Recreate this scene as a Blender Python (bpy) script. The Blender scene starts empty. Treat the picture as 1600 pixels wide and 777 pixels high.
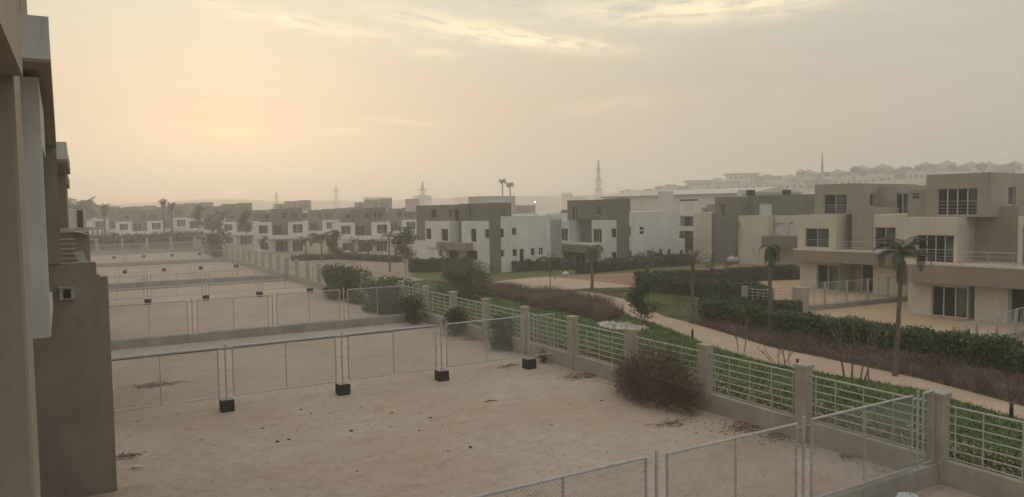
import bpy, math, random
from mathutils import Vector, Matrix
SC = bpy.context.scene
COL = SC.collection
R = math.radians
# ------------------------------------------------------------------ camera
F_PX, CX, CY, H = 1162.7, 800.0, 388.5, 6.9
YAW, PITCH, ROLL = R(30), R(3.114), R(-.877)
CR, SR = math.cos(ROLL), math.sin(ROLL)
cam = bpy.data.cameras.new('camera'); camo = bpy.data.objects.new('camera', cam); COL.objects.link(camo)
r0 = Vector((math.cos(YAW), -math.sin(YAW), 0))
fw = Vector((math.sin(YAW)*math.cos(PITCH), math.cos(YAW)*math.cos(PITCH), -math.sin(PITCH)))
u0 = r0.cross(fw); th = -ROLL
up = u0*math.cos(th) + r0*math.sin(th); rt = r0*math.cos(th) - u0*math.sin(th)
M = Matrix((rt, up, -fw)).transposed().to_4x4(); M.translation = (0, 0, H)
camo.matrix_world = M
cam.sensor_width = 36; cam.lens = F_PX/1600*36; cam.clip_start = .1; cam.clip_end = 20000
SC.camera = camo
# ------------------------------------------------------------------ world
SUN_AZ, SUN_EL = 9.6, 6.0      # degrees from +Y towards +X
w = bpy.data.worlds.new('World'); SC.world = w; w.use_nodes = True
nt = w.node_tree; N = nt.nodes; L = nt.links; N.clear()
def nd(t, **k):
    n = N.new(t)
    for a, b in k.items(): setattr(n, a, b)
    return n
def mth(op, a, b=None, c=None, clamp=False):
    n = nd('ShaderNodeMath', operation=op); n.use_clamp = clamp
    for i, v in enumerate((a, b, c)):
        if v is None: continue
        if isinstance(v, (int, float)): n.inputs[i].default_value = v
        else: L.new(v, n.inputs[i])
    return n.outputs[0]
def ramp(fac, stops, interp='LINEAR'):
    n = nd('ShaderNodeValToRGB'); cr = n.color_ramp; cr.interpolation = interp
    while len(cr.elements) > 1: cr.elements.remove(cr.elements[-1])
    cr.elements[0].position = stops[0][0]; cr.elements[0].color = (*stops[0][1], 1)
    for p, c in stops[1:]:
        e = cr.elements.new(p); e.color = (*c, 1)
    L.new(fac, n.inputs[0]); return n.outputs[0]
def mixc(f, a, b, mode='MIX'):
    n = nd('ShaderNodeMix', data_type='RGBA', blend_type=mode)
    for s, v in ((n.inputs[0], f), (n.inputs[6], a), (n.inputs[7], b)):
        if isinstance(v, (int, float)): s.default_value = v
        elif isinstance(v, tuple): s.default_value = (*v, 1)
        else: L.new(v, s)
    return n.outputs[2]
tc = nd('ShaderNodeTexCoord'); sx = nd('ShaderNodeSeparateXYZ'); L.new(tc.outputs['Generated'], sx.inputs[0])
dx, dy, dz = sx.outputs
az = mth('ARCTAN2', dx, dy)                      # radians from +Y
el = mth('ARCSINE', mth('MAXIMUM', mth('MINIMUM', dz, 1.0), -1.0))
eln = mth('DIVIDE', el, R(90), clamp=True)
daz = mth('SUBTRACT', az, R(SUN_AZ))
cosd = mth('COSINE', daz)                        # 1 towards the sun
side = mth('MULTIPLY_ADD', cosd, .5, .5)         # 1 sun side, 0 opposite
# sunward sky and opposite sky
warm = ramp(eln, [(0, (.44, .34, .24)), (.035, (.475, .37, .26)), (.085, (.49, .385, .275)), (.15, (.49, .445, .345)), (.21, (.495, .48, .395)), (.27, (.495, .495, .425)), (.5, (.62, .61, .55)), (1, (.62, .62, .60))])
cool = ramp(eln, [(0, (.345, .32, .28)), (.06, (.35, .335, .295)), (.2, (.345, .345, .315)), (.35, (.37, .38, .36)), (.6, (.60, .61, .60)), (1, (.68, .69, .69))])
sf = mth('POWER', side, 3.4)
bk_ = nd('ShaderNodeMapRange'); bk_.interpolation_type = 'SMOOTHSTEP'; bk_.inputs['From Min'].default_value = .52; bk_.inputs['From Max'].default_value = .15; L.new(side, bk_.inputs['Value'])
cool = mixc(mth('MULTIPLY', bk_.outputs[0], mth('SUBTRACT', 1.0, mth('MULTIPLY', eln, 1.5, clamp=True))), cool, (.56, .565, .555))
base = mixc(sf, cool, warm)
# clouds: thin stretched wisps lit from below
def streak(a0, e0, wa, we, tilt, scale, seed, lo, hi):
    u = mth('SUBTRACT', az, R(a0)); v = mth('SUBTRACT', el, R(e0))
    v2 = mth('SUBTRACT', v, mth('MULTIPLY', u, tilt))
    g = mth('ADD', mth('POWER', mth('DIVIDE', u, R(wa)), 2.0), mth('POWER', mth('DIVIDE', v2, R(we)), 2.0))
    g = mth('POWER', 2.718, mth('MULTIPLY', g, -1.0))
    cb = nd('ShaderNodeCombineXYZ'); L.new(mth('MULTIPLY', u, scale), cb.inputs[0]); L.new(mth('MULTIPLY', v2, scale*5.5), cb.inputs[1]); cb.inputs[2].default_value = seed
    no = nd('ShaderNodeTexNoise'); no.inputs['Scale'].default_value = 1; no.inputs['Detail'].default_value = 7; no.inputs['Roughness'].default_value = .62
    L.new(cb.outputs[0], no.inputs['Vector'])
    m = nd('ShaderNodeMapRange'); m.inputs['From Min'].default_value = lo; m.inputs['From Max'].default_value = hi; m.interpolation_type = 'SMOOTHSTEP'
    L.new(no.outputs['Fac'], m.inputs['Value'])
    return mth('MULTIPLY', g, m.outputs[0], clamp=True)
def pxdir(px, py):
    u = (px-CX)/F_PX; v = (py-CY)/F_PX
    a = u*CR+v*SR; b = -(-u*SR+v*CR)
    fz = math.cos(PITCH)+b*math.sin(PITCH); uz = -math.sin(PITCH)+b*math.cos(PITCH)
    return (a*math.cos(YAW)+fz*math.sin(YAW), -a*math.sin(YAW)+fz*math.cos(YAW), uz, fz)
def azel(px, py):
    X, Y, Z, _ = pxdir(px, py)
    return math.degrees(math.atan2(X, Y)), math.degrees(math.atan2(Z, math.hypot(X, Y)))
STR = [((770, 52), 7.5, .85, -.16, 22, 3.1, .34, .56, .95), ((880, 68), 5, .45, -.10, 26, 4.4, .36, .58, .8), ((1050, 16), 9, 1.2, -.03, 18, 8.7, .34, .58, .85), ((1180, 8), 7, .8, .02, 20, 9.7, .34, .58, .6),
       ((480, 38), 6, .5, -.12, 26, 5.2, .36, .58, .7), ((335, 205), 4.2, .5, -.06, 34, 12.3, .38, .6, .75),
       ((635, 190), 3.0, .18, -.08, 36, 17.9, .34, .58, .65), ((950, 166), 4.0, .7, .06, 22, 21.4, .38, .62, .45),
       ((545, 205), 2.6, .2, .02, 34, 31.2, .36, .6, .5), ((680, 82), 2.2, .35, 0, 34, 36.2, .36, .6, .45)]
cl = None
for (p, wa, we, ti, sc_, sd, lo, hi, st) in STR:
    a0, e0 = azel(*p); m = mth('MULTIPLY', streak(a0, e0, wa, we, ti, sc_, sd, lo, hi), st)
    m = mth('MULTIPLY', m, .75)
    cl = m if cl is None else mth('ADD', cl, m, clamp=True)
cloudcol = mixc(eln, (1.0, .66, .40), (1.0, .93, .70)) if False else mixc(mth('MULTIPLY', eln, 5.0, clamp=True), (.92, .60, .36), (1.0, .86, .56))
base = mixc(cl, base, cloudcol)
# greyish veil of higher cloud on the right
gv = None
for (p, wa, we, ti, sc_, sd) in (((1130, 130), 13, 2.6, .12, 10, 41.0), ((1350, 60), 14, 3.0, .02, 9, 47.0)):
    a0, e0 = azel(*p); m = streak(a0, e0, wa, we, ti, sc_, sd, .35, .75)
    gv = m if gv is None else mth('ADD', gv, m, clamp=True)
base = mixc(mth('MULTIPLY', gv, .55), base, mixc(1.0, base, (.80, .80, .84), 'MULTIPLY'))
# reddish dimmed sun glow low in the haze
def glow(p, wa, we):
    a0, e0 = azel(*p); u = mth('DIVIDE', mth('SUBTRACT', az, R(a0)), R(wa)); v = mth('DIVIDE', mth('SUBTRACT', el, R(e0)), R(we))
    return mth('POWER', 2.718, mth('MULTIPLY', mth('ADD', mth('POWER', u, 2.0), mth('POWER', v, 2.0)), -1.0))
base = mixc(mth('MULTIPLY', glow((330, 258), 13, 2.4), .30), base, (.95, .64, .37))
base = mixc(glow((366, 300), .6, .09), base, (1.9, .85, .5))
sky = nd('ShaderNodeTexSky', sky_type='NISHITA', sun_disc=False, sun_elevation=R(SUN_EL), sun_rotation=R(SUN_AZ), dust_density=4)
skyc = mixc(1.0, sky.outputs[0], (.05, .05, .05), 'MULTIPLY'); gradc = mixc(1.0, base, (9.9, 9.9, 9.9), 'MULTIPLY')
bg = nd('ShaderNodeBackground'); bg.inputs[1].default_value = .1; L.new(mixc(1.0, gradc, skyc, 'ADD'), bg.inputs[0])
wo = nd('ShaderNodeOutputWorld'); L.new(bg.outputs[0], wo.inputs[0])
# ------------------------------------------------------------------ sun
sl = bpy.data.lights.new('sun', 'SUN'); sl.energy = .5; sl.angle = R(14); sl.color = (1, .74, .5)
so = bpy.data.objects.new('sun', sl); COL.objects.link(so)
sd_ = Vector((math.sin(R(SUN_AZ))*math.cos(R(SUN_EL)), math.cos(R(SUN_AZ))*math.cos(R(SUN_EL)), math.sin(R(SUN_EL))))
so.rotation_euler = sd_.to_track_quat('Z', 'Y').to_euler()
# ------------------------------------------------------------------ render, exposure
vs = SC.view_settings; SC.display_settings.display_device = 'sRGB'
vs.view_transform = 'Standard'; vs.look = 'None'; vs.gamma = 1; vs.use_curve_mapping = False; vs.exposure = .5
cy = SC.cycles; cy.use_denoising = True; cy.use_adaptive_sampling = True; cy.adaptive_threshold = .02
cy.max_bounces = 7; cy.diffuse_bounces = 3; cy.glossy_bounces = 2; cy.transmission_bounces = 2; cy.volume_bounces = 5; cy.transparent_max_bounces = 6
# ------------------------------------------------------------------ digitising helpers: photo point -> place on a known plane
def G(px, py, z=0.0):
    X, Y, Z, _ = pxdir(px, py); t = (z-H)/Z
    return X*t, Y*t
def dirat(px, py, D):                     # point on the ray at forward distance D
    X, Y, Z, Fz = pxdir(px, py); t = D/Fz
    return X*t, Y*t, H+Z*t
# ------------------------------------------------------------------ materials
MATS = {}
def mat(name, col, rough=.85, var=.12, scale=2.0, bump=0.0, bscale=40, col2=None, island=0.0, spec=.3, stain=0.0, metal=0.0, emit=0):
    if name in MATS: return MATS[name]
    m = bpy.data.materials.new(name); m.use_nodes = True; t = m.node_tree; n = t.nodes; l = t.links
    b = n['Principled BSDF']; b.inputs['Roughness'].default_value = rough; b.inputs['Specular IOR Level'].default_value = spec; b.inputs['Metallic'].default_value = metal
    tcn = n.new('ShaderNodeTexCoord')
    no = n.new('ShaderNodeTexNoise'); no.inputs['Scale'].default_value = scale; no.inputs['Detail'].default_value = 6; no.inputs['Roughness'].default_value = .6
    l.new(tcn.outputs['Object'], no.inputs['Vector'])
    c2 = col2 or tuple(c*(1-var*1.6) for c in col); c1 = col if col2 else tuple(min(1, c*(1+var)) for c in col)
    rp = n.new('ShaderNodeValToRGB'); rp.color_ramp.elements[0].position = .34; rp.color_ramp.elements[1].position = .66
    rp.color_ramp.elements[0].color = (*c2, 1); rp.color_ramp.elements[1].color = (*c1, 1)
    l.new(no.outputs['Fac'], rp.inputs[0]); out = rp.outputs[0]
    if stain:                              # vertical rain streaks and grime, as thin marks in the render coat
        mp = n.new('ShaderNodeMapping'); mp.inputs['Scale'].default_value = (1.6, 1.6, .22); l.new(tcn.outputs['Object'], mp.inputs[0])
        n2 = n.new('ShaderNodeTexNoise'); n2.inputs['Scale'].default_value = 2.4; n2.inputs['Detail'].default_value = 8; n2.inputs['Roughness'].default_value = .7; l.new(mp.outputs[0], n2.inputs['Vector'])
        mr = n.new('ShaderNodeMapRange'); mr.inputs['From Min'].default_value = .48; mr.inputs['From Max'].default_value = .78; mr.inputs['To Max'].default_value = stain; l.new(n2.outputs['Fac'], mr.inputs[0])
        mx = n.new('ShaderNodeMix'); mx.data_type = 'RGBA'; l.new(mr.outputs[0], mx.inputs[0]); l.new(out, mx.inputs[6]); mx.inputs[7].default_value = (*[c*.45 for c in col], 1); out = mx.outputs[2]
    if island:
        g = n.new('ShaderNodeNewGeometry'); hs = n.new('ShaderNodeHueSaturation')
        mr = n.new('ShaderNodeMapRange'); mr.inputs['To Min'].default_value = 1-island; mr.inputs['To Max'].default_value = 1+island; l.new(g.outputs['Random Per Island'], mr.inputs[0])
        l.new(mr.outputs[0], hs.inputs['Value']); l.new(out, hs.inputs['Color']); out = hs.outputs[0]
    l.new(out, b.inputs['Base Color'])
    if bump:
        n3 = n.new('ShaderNodeTexNoise'); n3.inputs['Scale'].default_value = bscale; n3.inputs['Detail'].default_value = 8; l.new(tcn.outputs['Object'], n3.inputs['Vector'])
        bp = n.new('ShaderNodeBump'); bp.inputs['Strength'].default_value = bump; bp.inputs['Distance'].default_value = .05; l.new(n3.outputs['Fac'], bp.inputs['Height']); l.new(bp.outputs[0], b.inputs['Normal'])
    MATS[name] = m; return m
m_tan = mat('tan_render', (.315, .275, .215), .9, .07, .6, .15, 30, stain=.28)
m_tan2 = mat('cream_render', (.55, .485, .385), .9, .06, .5, .12, 30, stain=.25)
m_white = mat('white_render', (.62, .60, .555), .9, .05, .5, .1, 30, stain=.25)
m_grey = mat('grey_brown_render', (.165, .152, .125), .9, .08, .6, .12, 30, stain=.25)
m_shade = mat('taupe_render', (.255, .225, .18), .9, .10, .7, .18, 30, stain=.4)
m_brown = mat('brown_render', (.27, .22, .17), .9, .08, .6, .12, 30, stain=.3)
m_conc = mat('bare_concrete', (.30, .275, .235), .92, .12, 1.2, .3, 18, stain=.35)
m_stuc = mat('fence_stucco', (.36, .315, .25), .92, .1, 1.2, .25, 26, stain=.3)
m_block = mat('black_painted_block', (.018, .017, .016), .8, .3, 6, .3, 20)
m_galv = mat('galvanised_steel', (.40, .40, .38), .5, .12, 5, metal=.35)
m_galvd = mat('galvanised_wire', (.42, .41, .38), .6, .1, 5, metal=.3)
m_rail = mat('pale_painted_steel', (.40, .385, .335), .55, .08, 4)
m_frame = mat('white_window_frame', (.50, .49, .46), .5, .04)
m_glass = mat('dark_glass', (.012, .013, .013), .18, .3, .8, spec=.25)
m_glass2 = mat('grey_glass', (.075, .083, .074), .2, .5, .8, spec=.35)
m_shut = mat('white_roller_shutter', (.55, .55, .54), .7, .05)
m_dark = mat('dark_opening', (.03, .027, .024), .9, .2)
m_trunk = mat('palm_bark', (.17, .125, .095), .95, .3, 9, .8, 24)
m_bark = mat('grey_bark', (.20, .155, .12), .95, .3, 9, .6, 24)
m_leaf = mat('leaf_green', (.058, .088, .034), .6, .25, 1.3, island=.5, spec=.25)
m_leafd = mat('hedge_green', (.046, .070, .032), .6, .3, 1.0, island=.55, spec=.25)
m_leafy = mat('leaf_yellow_green', (.115, .115, .040), .65, .3, 1.0, island=.45)
m_palm = mat('palm_frond_green', (.075, .088, .045), .6, .3, 2, island=.4)
m_dry = mat('dry_frond_brown', (.155, .11, .078), .85, .25, 2, island=.4)
m_twig = mat('dry_twig', (.125, .078, .056), .9, .25, 3, island=.35)
m_heath = mat('purple_brown_plants', (.185, .125, .098), .9, .3, .6, island=.4)
m_plume = mat('pinkish_grass', (.20, .135, .098), .9, .3, .5, island=.35)
m_stone = mat('white_stone', (.52, .47, .40), .9, .2, 6, island=.25)
m_clod = mat('dark_clod', (.075, .052, .038), .95, .3, 8)
m_orange = mat('orange_blossom', (.75, .28, .02), .6, .1)
m_blos = mat('white_blossom', (.55, .52, .42), .7, .1)
m_bol = mat('black_bollard_paint', (.02, .018, .016), .6, .2)
m_bag = mat('white_plastic_bag', (.45, .46, .47), .4, .1, 6, .4, 12)
m_far = mat('far_pale_wall', (.50, .46, .39), .9, .08, .1)
m_farg = mat('far_grey_wall', (.20, .185, .165), .9, .08, .1)
m_farw = mat('far_window', (.07, .065, .06), .5, .1)
m_roof = mat('far_roof', (.17, .15, .135), .9, .1, .1)
# ------------------------------------------------------------------ mesh builder and tagging
class MB:
    def __init__(s): s.v = []; s.f = []; s.m = []
    def q(s, *p, m=0):
        i = len(s.v); s.v += [tuple(a) for a in p]; s.f.append(tuple(range(i, i+len(p)))); s.m.append(m)
    def box(s, x0, x1, y0, y1, z0, z1, m=0):
        i = len(s.v); s.v += [(x, y, z) for z in (z0, z1) for x, y in ((x0, y0), (x1, y0), (x1, y1), (x0, y1))]
        for f in ((0, 3, 2, 1), (4, 5, 6, 7), (0, 1, 5, 4), (1, 2, 6, 5), (2, 3, 7, 6), (3, 0, 4, 7)): s.f.append(tuple(i+k for k in f)); s.m.append(m)
    def tube(s, pts, rs, n=6, m=0, cap=True):
        pts = [Vector(p) for p in pts]
        if isinstance(rs, (int, float)): rs = [rs]*len(pts)
        i0 = len(s.v)
        for k, p in enumerate(pts):
            d = (pts[min(k+1, len(pts)-1)]-pts[max(k-1, 0)])
            d = d.normalized() if d.length > 1e-9 else Vector((0, 0, 1))
            a = d.cross(Vector((0, 0, 1)) if abs(d.z) < .9 else Vector((1, 0, 0))).normalized(); b = d.cross(a)
            for j in range(n):
                t = 2*math.pi*j/n; s.v.append(tuple(p+(a*math.cos(t)+b*math.sin(t))*rs[k]))
        for k in range(len(pts)-1):
            for j in range(n):
                a_ = i0+k*n+j; b_ = i0+k*n+(j+1) % n; s.f.append((a_, b_, b_+n, a_+n)); s.m.append(m)
        if cap:
            s.f.append(tuple(i0+j for j in range(n))[::-1]); s.m.append(m)
            s.f.append(tuple(i0+(len(pts)-1)*n+j for j in range(n))); s.m.append(m)
    def leaf(s, c, size, rng, m=0, asp=.55, nrm=None):
        a = Vector((rng.gauss(0, 1), rng.gauss(0, 1), rng.gauss(0, 1))).normalized()
        b = a.cross(Vector((rng.gauss(0, 1), rng.gauss(0, 1), rng.gauss(0, 1)))).normalized()
        a *= size*.5; b *= size*.5*asp; c = Vector(c)
        s.q(c-a, c+b, c+a, c-b, m=m)
    def blob(s, c, r, rng, m=0, nu=7, nv=5, rough=.25):
        c = Vector(c); i0 = len(s.v); rx, ry, rz = r
        for v in range(nv+1):
            ph = math.pi*v/nv
            for u in range(nu):
                t = 2*math.pi*u/nu; k = 1+rng.uniform(-rough, rough)
                s.v.append((c.x+rx*k*math.sin(ph)*math.cos(t), c.y+ry*k*math.sin(ph)*math.sin(t), c.z+rz*k*math.cos(ph)))
        for v in range(nv):
            for u in range(nu):
                a = i0+v*nu+u; b = i0+v*nu+(u+1) % nu; s.f.append((a, b, b+nu, a+nu)); s.m.append(m)
    def build(s, name, mats, parent=None, smooth=False):
        me = bpy.data.meshes.new(name); me.from_pydata(s.v, [], s.f); 
        if not isinstance(mats, (list, tuple)): mats = [mats]
        for k in mats: me.materials.append(k)
        if len(mats) > 1: me.polygons.foreach_set('material_index', s.m)
        if smooth: me.polygons.foreach_set('use_smooth', [True]*len(s.f))
        me.update(); o = bpy.data.objects.new(name, me); COL.objects.link(o)
        if parent: o.parent = parent
        return o
def tag(o, label, cat, group=None, kind=None):
    if label: o['label'] = label
    if cat: o['category'] = cat
    if group: o['group'] = group
    if kind: o['kind'] = kind
    return o
def thing(name, label, cat, loc=(0, 0, 0), rz=0, group=None):
    o = bpy.data.objects.new(name, None); COL.objects.link(o); o.empty_display_size = .3
    o.location = loc; o.rotation_euler = (0, 0, rz)
    return tag(o, label, cat, group)
KIDS = {}
def copy_tree(src, label, loc, rz=0, scale=1, group=None):
    def rec(o, parent):
        c = o.copy(); COL.objects.link(c)
        if parent is not None: c.parent = parent
        for ch in list(o.children): rec(ch, c)
        return c
    r = rec(src, None); r.location = loc; r.rotation_euler = (0, 0, rz)
    r.scale = (scale, scale, scale) if isinstance(scale, (int, float)) else scale
    r['label'] = label
    if group: r['group'] = group
    return r
def struct(name, mb, m, smooth=False):
    o = mb.build(name, m, smooth=smooth); o['kind'] = 'structure'; return o
def hash2(x, y):
    v = math.sin(x*127.1+y*311.7)*43758.5453; return v-math.floor(v)
def vnoise(x, y):
    xi, yi = math.floor(x), math.floor(y); fx, fy = x-xi, y-yi; fx = fx*fx*(3-2*fx); fy = fy*fy*(3-2*fy)
    a, b, c, d = hash2(xi, yi), hash2(xi+1, yi), hash2(xi, yi+1), hash2(xi+1, yi+1)
    return a+(b-a)*fx+(c-a)*fy+(a-b-c+d)*fx*fy
def inpoly(x, y, P):
    c = False; j = len(P)-1
    for i in range(len(P)):
        if (P[i][1] > y) != (P[j][1] > y) and x < (P[j][0]-P[i][0])*(y-P[i][1])/(P[j][1]-P[i][1])+P[i][0]: c = not c
        j = i
    return c
exec_parts = []
# ================================================================== TERRAIN
def sst(a, b, x):
    t = max(0, min(1, (x-a)/(b-a))); return t*t*(3-2*t)
def terr(x, y):
    d = math.hypot(x, y); a = math.degrees(math.atan2(x, y))
    right = sst(34, 60, a)*(1-sst(100, 130, a))
    h = 19*right*sst(230, 430, d)
    ridge = (14+9*vnoise(a*.12+5, 3)+4*vnoise(a*.5, 9))*sst(700, 900, d)
    return h+ridge*(1-.4*right)
g_dirt = mat('dry_earth', (.27, .215, .155), .95, .2, .05, .3, 1.5)
mb = MB(); NS = 144; rings = [0, 20, 60, 110, 160, 200, 230, 260, 290, 320, 350, 380, 410, 440, 480, 530, 570, 600, 630, 660, 690, 720, 760, 820, 900, 1000, 1100]
for r in rings:
    for k in range(NS):
        t = 2*math.pi*k/NS; x, y = r*math.sin(t), r*math.cos(t); mb.v.append((x, y, terr(x, y)))
for i in range(len(rings)-1):
    for k in range(NS):
        a = i*NS+k; b = i*NS+(k+1) % NS
        mb.f.append((a, a+NS, b+NS, b)); mb.m.append(0)
struct('ground', mb, g_dirt, True)
# sandy plots, a gently uneven sheet
def sand_mat(name, c1, c2, c3):
    m = bpy.data.materials.new(name); m.use_nodes = True; t = m.node_tree; n = t.nodes; l = t.links; b = n['Principled BSDF']
    b.inputs['Roughness'].default_value = .96; b.inputs['Specular IOR Level'].default_value = .15
    tcn = n.new('ShaderNodeTexCoord')
    def noise(s, d=8, r=.6, mp=None):
        k = n.new('ShaderNodeTexNoise'); k.inputs['Scale'].default_value = s; k.inputs['Detail'].default_value = d; k.inputs['Roughness'].default_value = r
        if mp:
            q = n.new('ShaderNodeMapping'); q.inputs['Scale'].default_value = mp; q.inputs['Rotation'].default_value = (0, 0, .35); l.new(tcn.outputs['Object'], q.inputs[0]); l.new(q.outputs[0], k.inputs['Vector'])
        else: l.new(tcn.outputs['Object'], k.inputs['Vector'])
        return k.outputs['Fac']
    def mx(f, a, b_):
        k = n.new('ShaderNodeMix'); k.data_type = 'RGBA'; l.new(f, k.inputs[0])
        for s_, v in ((k.inputs[6], a), (k.inputs[7], b_)):
            if isinstance(v, tuple): s_.default_value = (*v, 1)
            else: l.new(v, s_)
        return k.outputs[2]
    def mr(f, a, b_, c, d):
        k = n.new('ShaderNodeMapRange'); k.inputs[1].default_value = a; k.inputs[2].default_value = b_; k.inputs[3].default_value = c; k.inputs[4].default_value = d; l.new(f, k.inputs[0]); return k.outputs[0]
    c = mx(mr(noise(.22), .38, .62, 0, 1), c1, c2)
    c = mx(mr(noise(.9, 10, .7, (1, 2.2, 1)), .52, .76, 0, .6), c, c3)
    c = mx(mr(noise(6, 8, .75), .52, .75, 0, .7), c, tuple(k*.55 for k in c3))
    c = mx(mr(noise(2.2, 9, .7), .3, .46, .35, 0), c, tuple(min(1, k*1.25) for k in c1))
    l.new(c, b.inputs['Base Color'])
    ad_ = n.new('ShaderNodeMath'); ad_.operation = 'ADD'; l.new(noise(5, 10, .7), ad_.inputs[0]); l.new(noise(.9, 10, .7, (1, 3.2, 1)), ad_.inputs[1])
    bp = n.new('ShaderNodeBump'); bp.inputs['Strength'].default_value = .45; bp.inputs['Distance'].default_value = .08; l.new(ad_.outputs[0], bp.inputs['Height']); l.new(bp.outputs[0], b.inputs['Normal'])
    return m
g_sand = sand_mat('plot_sand', (.42, .34, .275), (.375, .285, .215), (.25, .175, .125))
g_yard = sand_mat('yard_sand', (.44, .32, .20), (.40, .28, .17), (.31, .22, .14))
g_lsand = sand_mat('pale_sand', (.47, .36, .265), (.43, .325, .235), (.36, .27, .20))
g_red = sand_mat('reddish_soil', (.35, .205, .135), (.26, .16, .105), (.20, .12, .085))
g_path = sand_mat('path_paving', (.45, .335, .25), (.40, .29, .21), (.33, .235, .17))
g_grass = mat('lawn_grass', (.13, .135, .045), .9, .2, .5, .6, 30, col2=(.09, .105, .035))
g_gc = mat('dark_ground_cover', (.085, .125, .035), .9, .2, .8, .6, 30)
g_mulch = mat('planted_bed_soil', (.17, .12, .09), .95, .25, 1, .6, 12)
XF = 17.85
mb = MB(); nx, ny = 46, 330; x0_, x1_, y0_, y1_ = -4.5, XF-.1, -6, 149
for j in range(ny+1):
    for i in range(nx+1):
        x = x0_+(x1_-x0_)*i/nx; y = y0_+(y1_-y0_)*j/ny
        mb.v.append((x, y, .02+.05*vnoise(x*.35, y*.35)+.025*vnoise(x*1.3, y*1.3)))
for j in range(ny):
    for i in range(nx):
        a = j*(nx+1)+i; mb.f.append((a, a+1, a+nx+2, a+nx+1)); mb.m.append(0)
struct('sandy_plot', mb, g_sand, True)
def poly_px(pts, z): return [(*G(*p)[:2], z) for p in pts]
def sheet(name, pts, z, m):
    b = MB(); b.q(*[(p[0], p[1], z) for p in pts]); 
    o = b.build(name, m); me = o.data
    if me.polygons[0].normal.z < 0: me.flip_normals()
    o['kind'] = 'structure'; return o
sheet('concrete_apron', [(-2, 39.0), (XF-.2, 39.4), (XF-.2, 41.86), (-2, 41.86)], .125, sand_mat('apron_screed', (.375, .32, .27), (.33, .275, .23), (.26, .20, .16)))
sheet('concrete_apron', [(-2, 74.8), (XF-.2, 75.0), (XF-.2, 76.46), (-2, 76.46)], .125, bpy.data.materials['apron_screed'])
# path edges digitised from the photograph
PN = [(1600, 657), (1520, 634), (1440, 610), (1320, 590), (1200, 568), (1110, 541), (1070, 524), (1030, 509), (990, 496), (960, 480), (925, 468), (895, 462)]
PF = [(1600, 636), (1520, 614), (1440, 593), (1320, 567), (1200, 542), (1110, 514), (1070, 503), (1035, 494), (1005, 479), (972, 467), (935, 459), (900, 455)]
PNw = [(26.6, 2.0), (25.4, 8.0)]+[G(*p)[:2] for p in PN]; PFw = [(28.4, 2.0), (27.2, 8.0)]+[G(*p)[:2] for p in PF]
GN = [G(*p)[:2] for p in ((870, 470), (835, 466), (800, 459), (765, 449), (745, 443))]
gc_poly = [(XF+.1, -3), (XF+.1, 64), (29.2, 66.5)]+GN[::-1]+PNw[::-1]+[(27, -3)]
sheet('ground_cover', gc_poly, .008, g_gc)
mb = MB()
for i in range(len(PNw)-1):
    mb.q((*PNw[i], .016), (*PFw[i], .016), (*PFw[i+1], .016), (*PNw[i+1], .016))
struct('garden_path', mb, g_path)
# mulch bed between path and long hedge
HB = [(1088, 506), (1200, 523), (1300, 540), (1400, 560), (1500, 575), (1600, 596)]
HBw = [G(*p)[:2] for p in HB]+[(31.3, 8), (31.3, 1)]
bed_poly = [G(*p)[:2] for p in ((1062, 500), (1075, 503))]+HBw+[(28.5, 1), (28.4, 2), (27.2, 8)]+[G(*p)[:2] for p in PF[:6]]
sheet('planted_bed', bed_poly, .012, g_mulch)
# lawns, yards and patches
lawn = [(28, 66.5)]+[G(*p)[:2] for p in ((745, 443), (800, 452.5), (835, 456.5), (925, 451), (1000, 449), (1045, 452), (1095, 470), (1092, 505), (1060, 500), (1035, 494), (1005, 479), (972, 467), (935, 459), (900, 455), (895, 462), (870, 470), (835, 466), (800, 459), (765, 449))]
sheet('lawn', lawn, .010, g_grass)
sheet('pale_sand_patch', [G(*p)[:2] for p in ((752, 443), (800, 437), (855, 432.5), (904, 437.5), (976, 445), (1000, 449), (925, 450.8), (835, 456.3), (800, 452.3))], .014, g_lsand)
sheet('reddish_soil', [G(*p)[:2] for p in ((855, 432.5), (960, 428), (1040, 424), (1160, 413), (1300, 404), (1300, 414), (1160, 427), (1060, 438), (1000, 449), (976, 445), (904, 437.5))], .012, g_red)
sheet('far_lawn', [G(*p)[:2] for p in ((640, 432), (660, 402), (980, 400), (1080, 397), (1160, 413), (1040, 424), (960, 428), (855, 432.5), (800, 437), (752, 443), (700, 446))], .006, g_grass)
yard = HBw[:6]+[(31.3, 8), (31.3, -5), (110, -5), (110, 60)]+[G(*p)[:2] for p in ((1300, 414), (1160, 428), (1060, 440), (1095, 468))]
sheet('yard_sand', yard, .009, g_yard)

# ================================================================== HAZE (one closed box of even air)
mb = MB(); mb.box(-1110, 1110, -1110, 1110, -1, 62)
hz = mb.build('haze', bpy.data.materials.new('haze_air')); hz['kind'] = 'stuff'
hm = hz.data.materials[0]; hm.use_nodes = True; t = hm.node_tree; t.nodes.clear()
pv = t.nodes.new('ShaderNodeVolumePrincipled'); pv.inputs['Color'].default_value = (.985, .975, .935, 1); pv.inputs['Density'].default_value = .0018; pv.inputs['Anisotropy'].default_value = .6
ot = t.nodes.new('ShaderNodeOutputMaterial'); t.links.new(pv.outputs[0], ot.inputs['Volume'])

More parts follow.
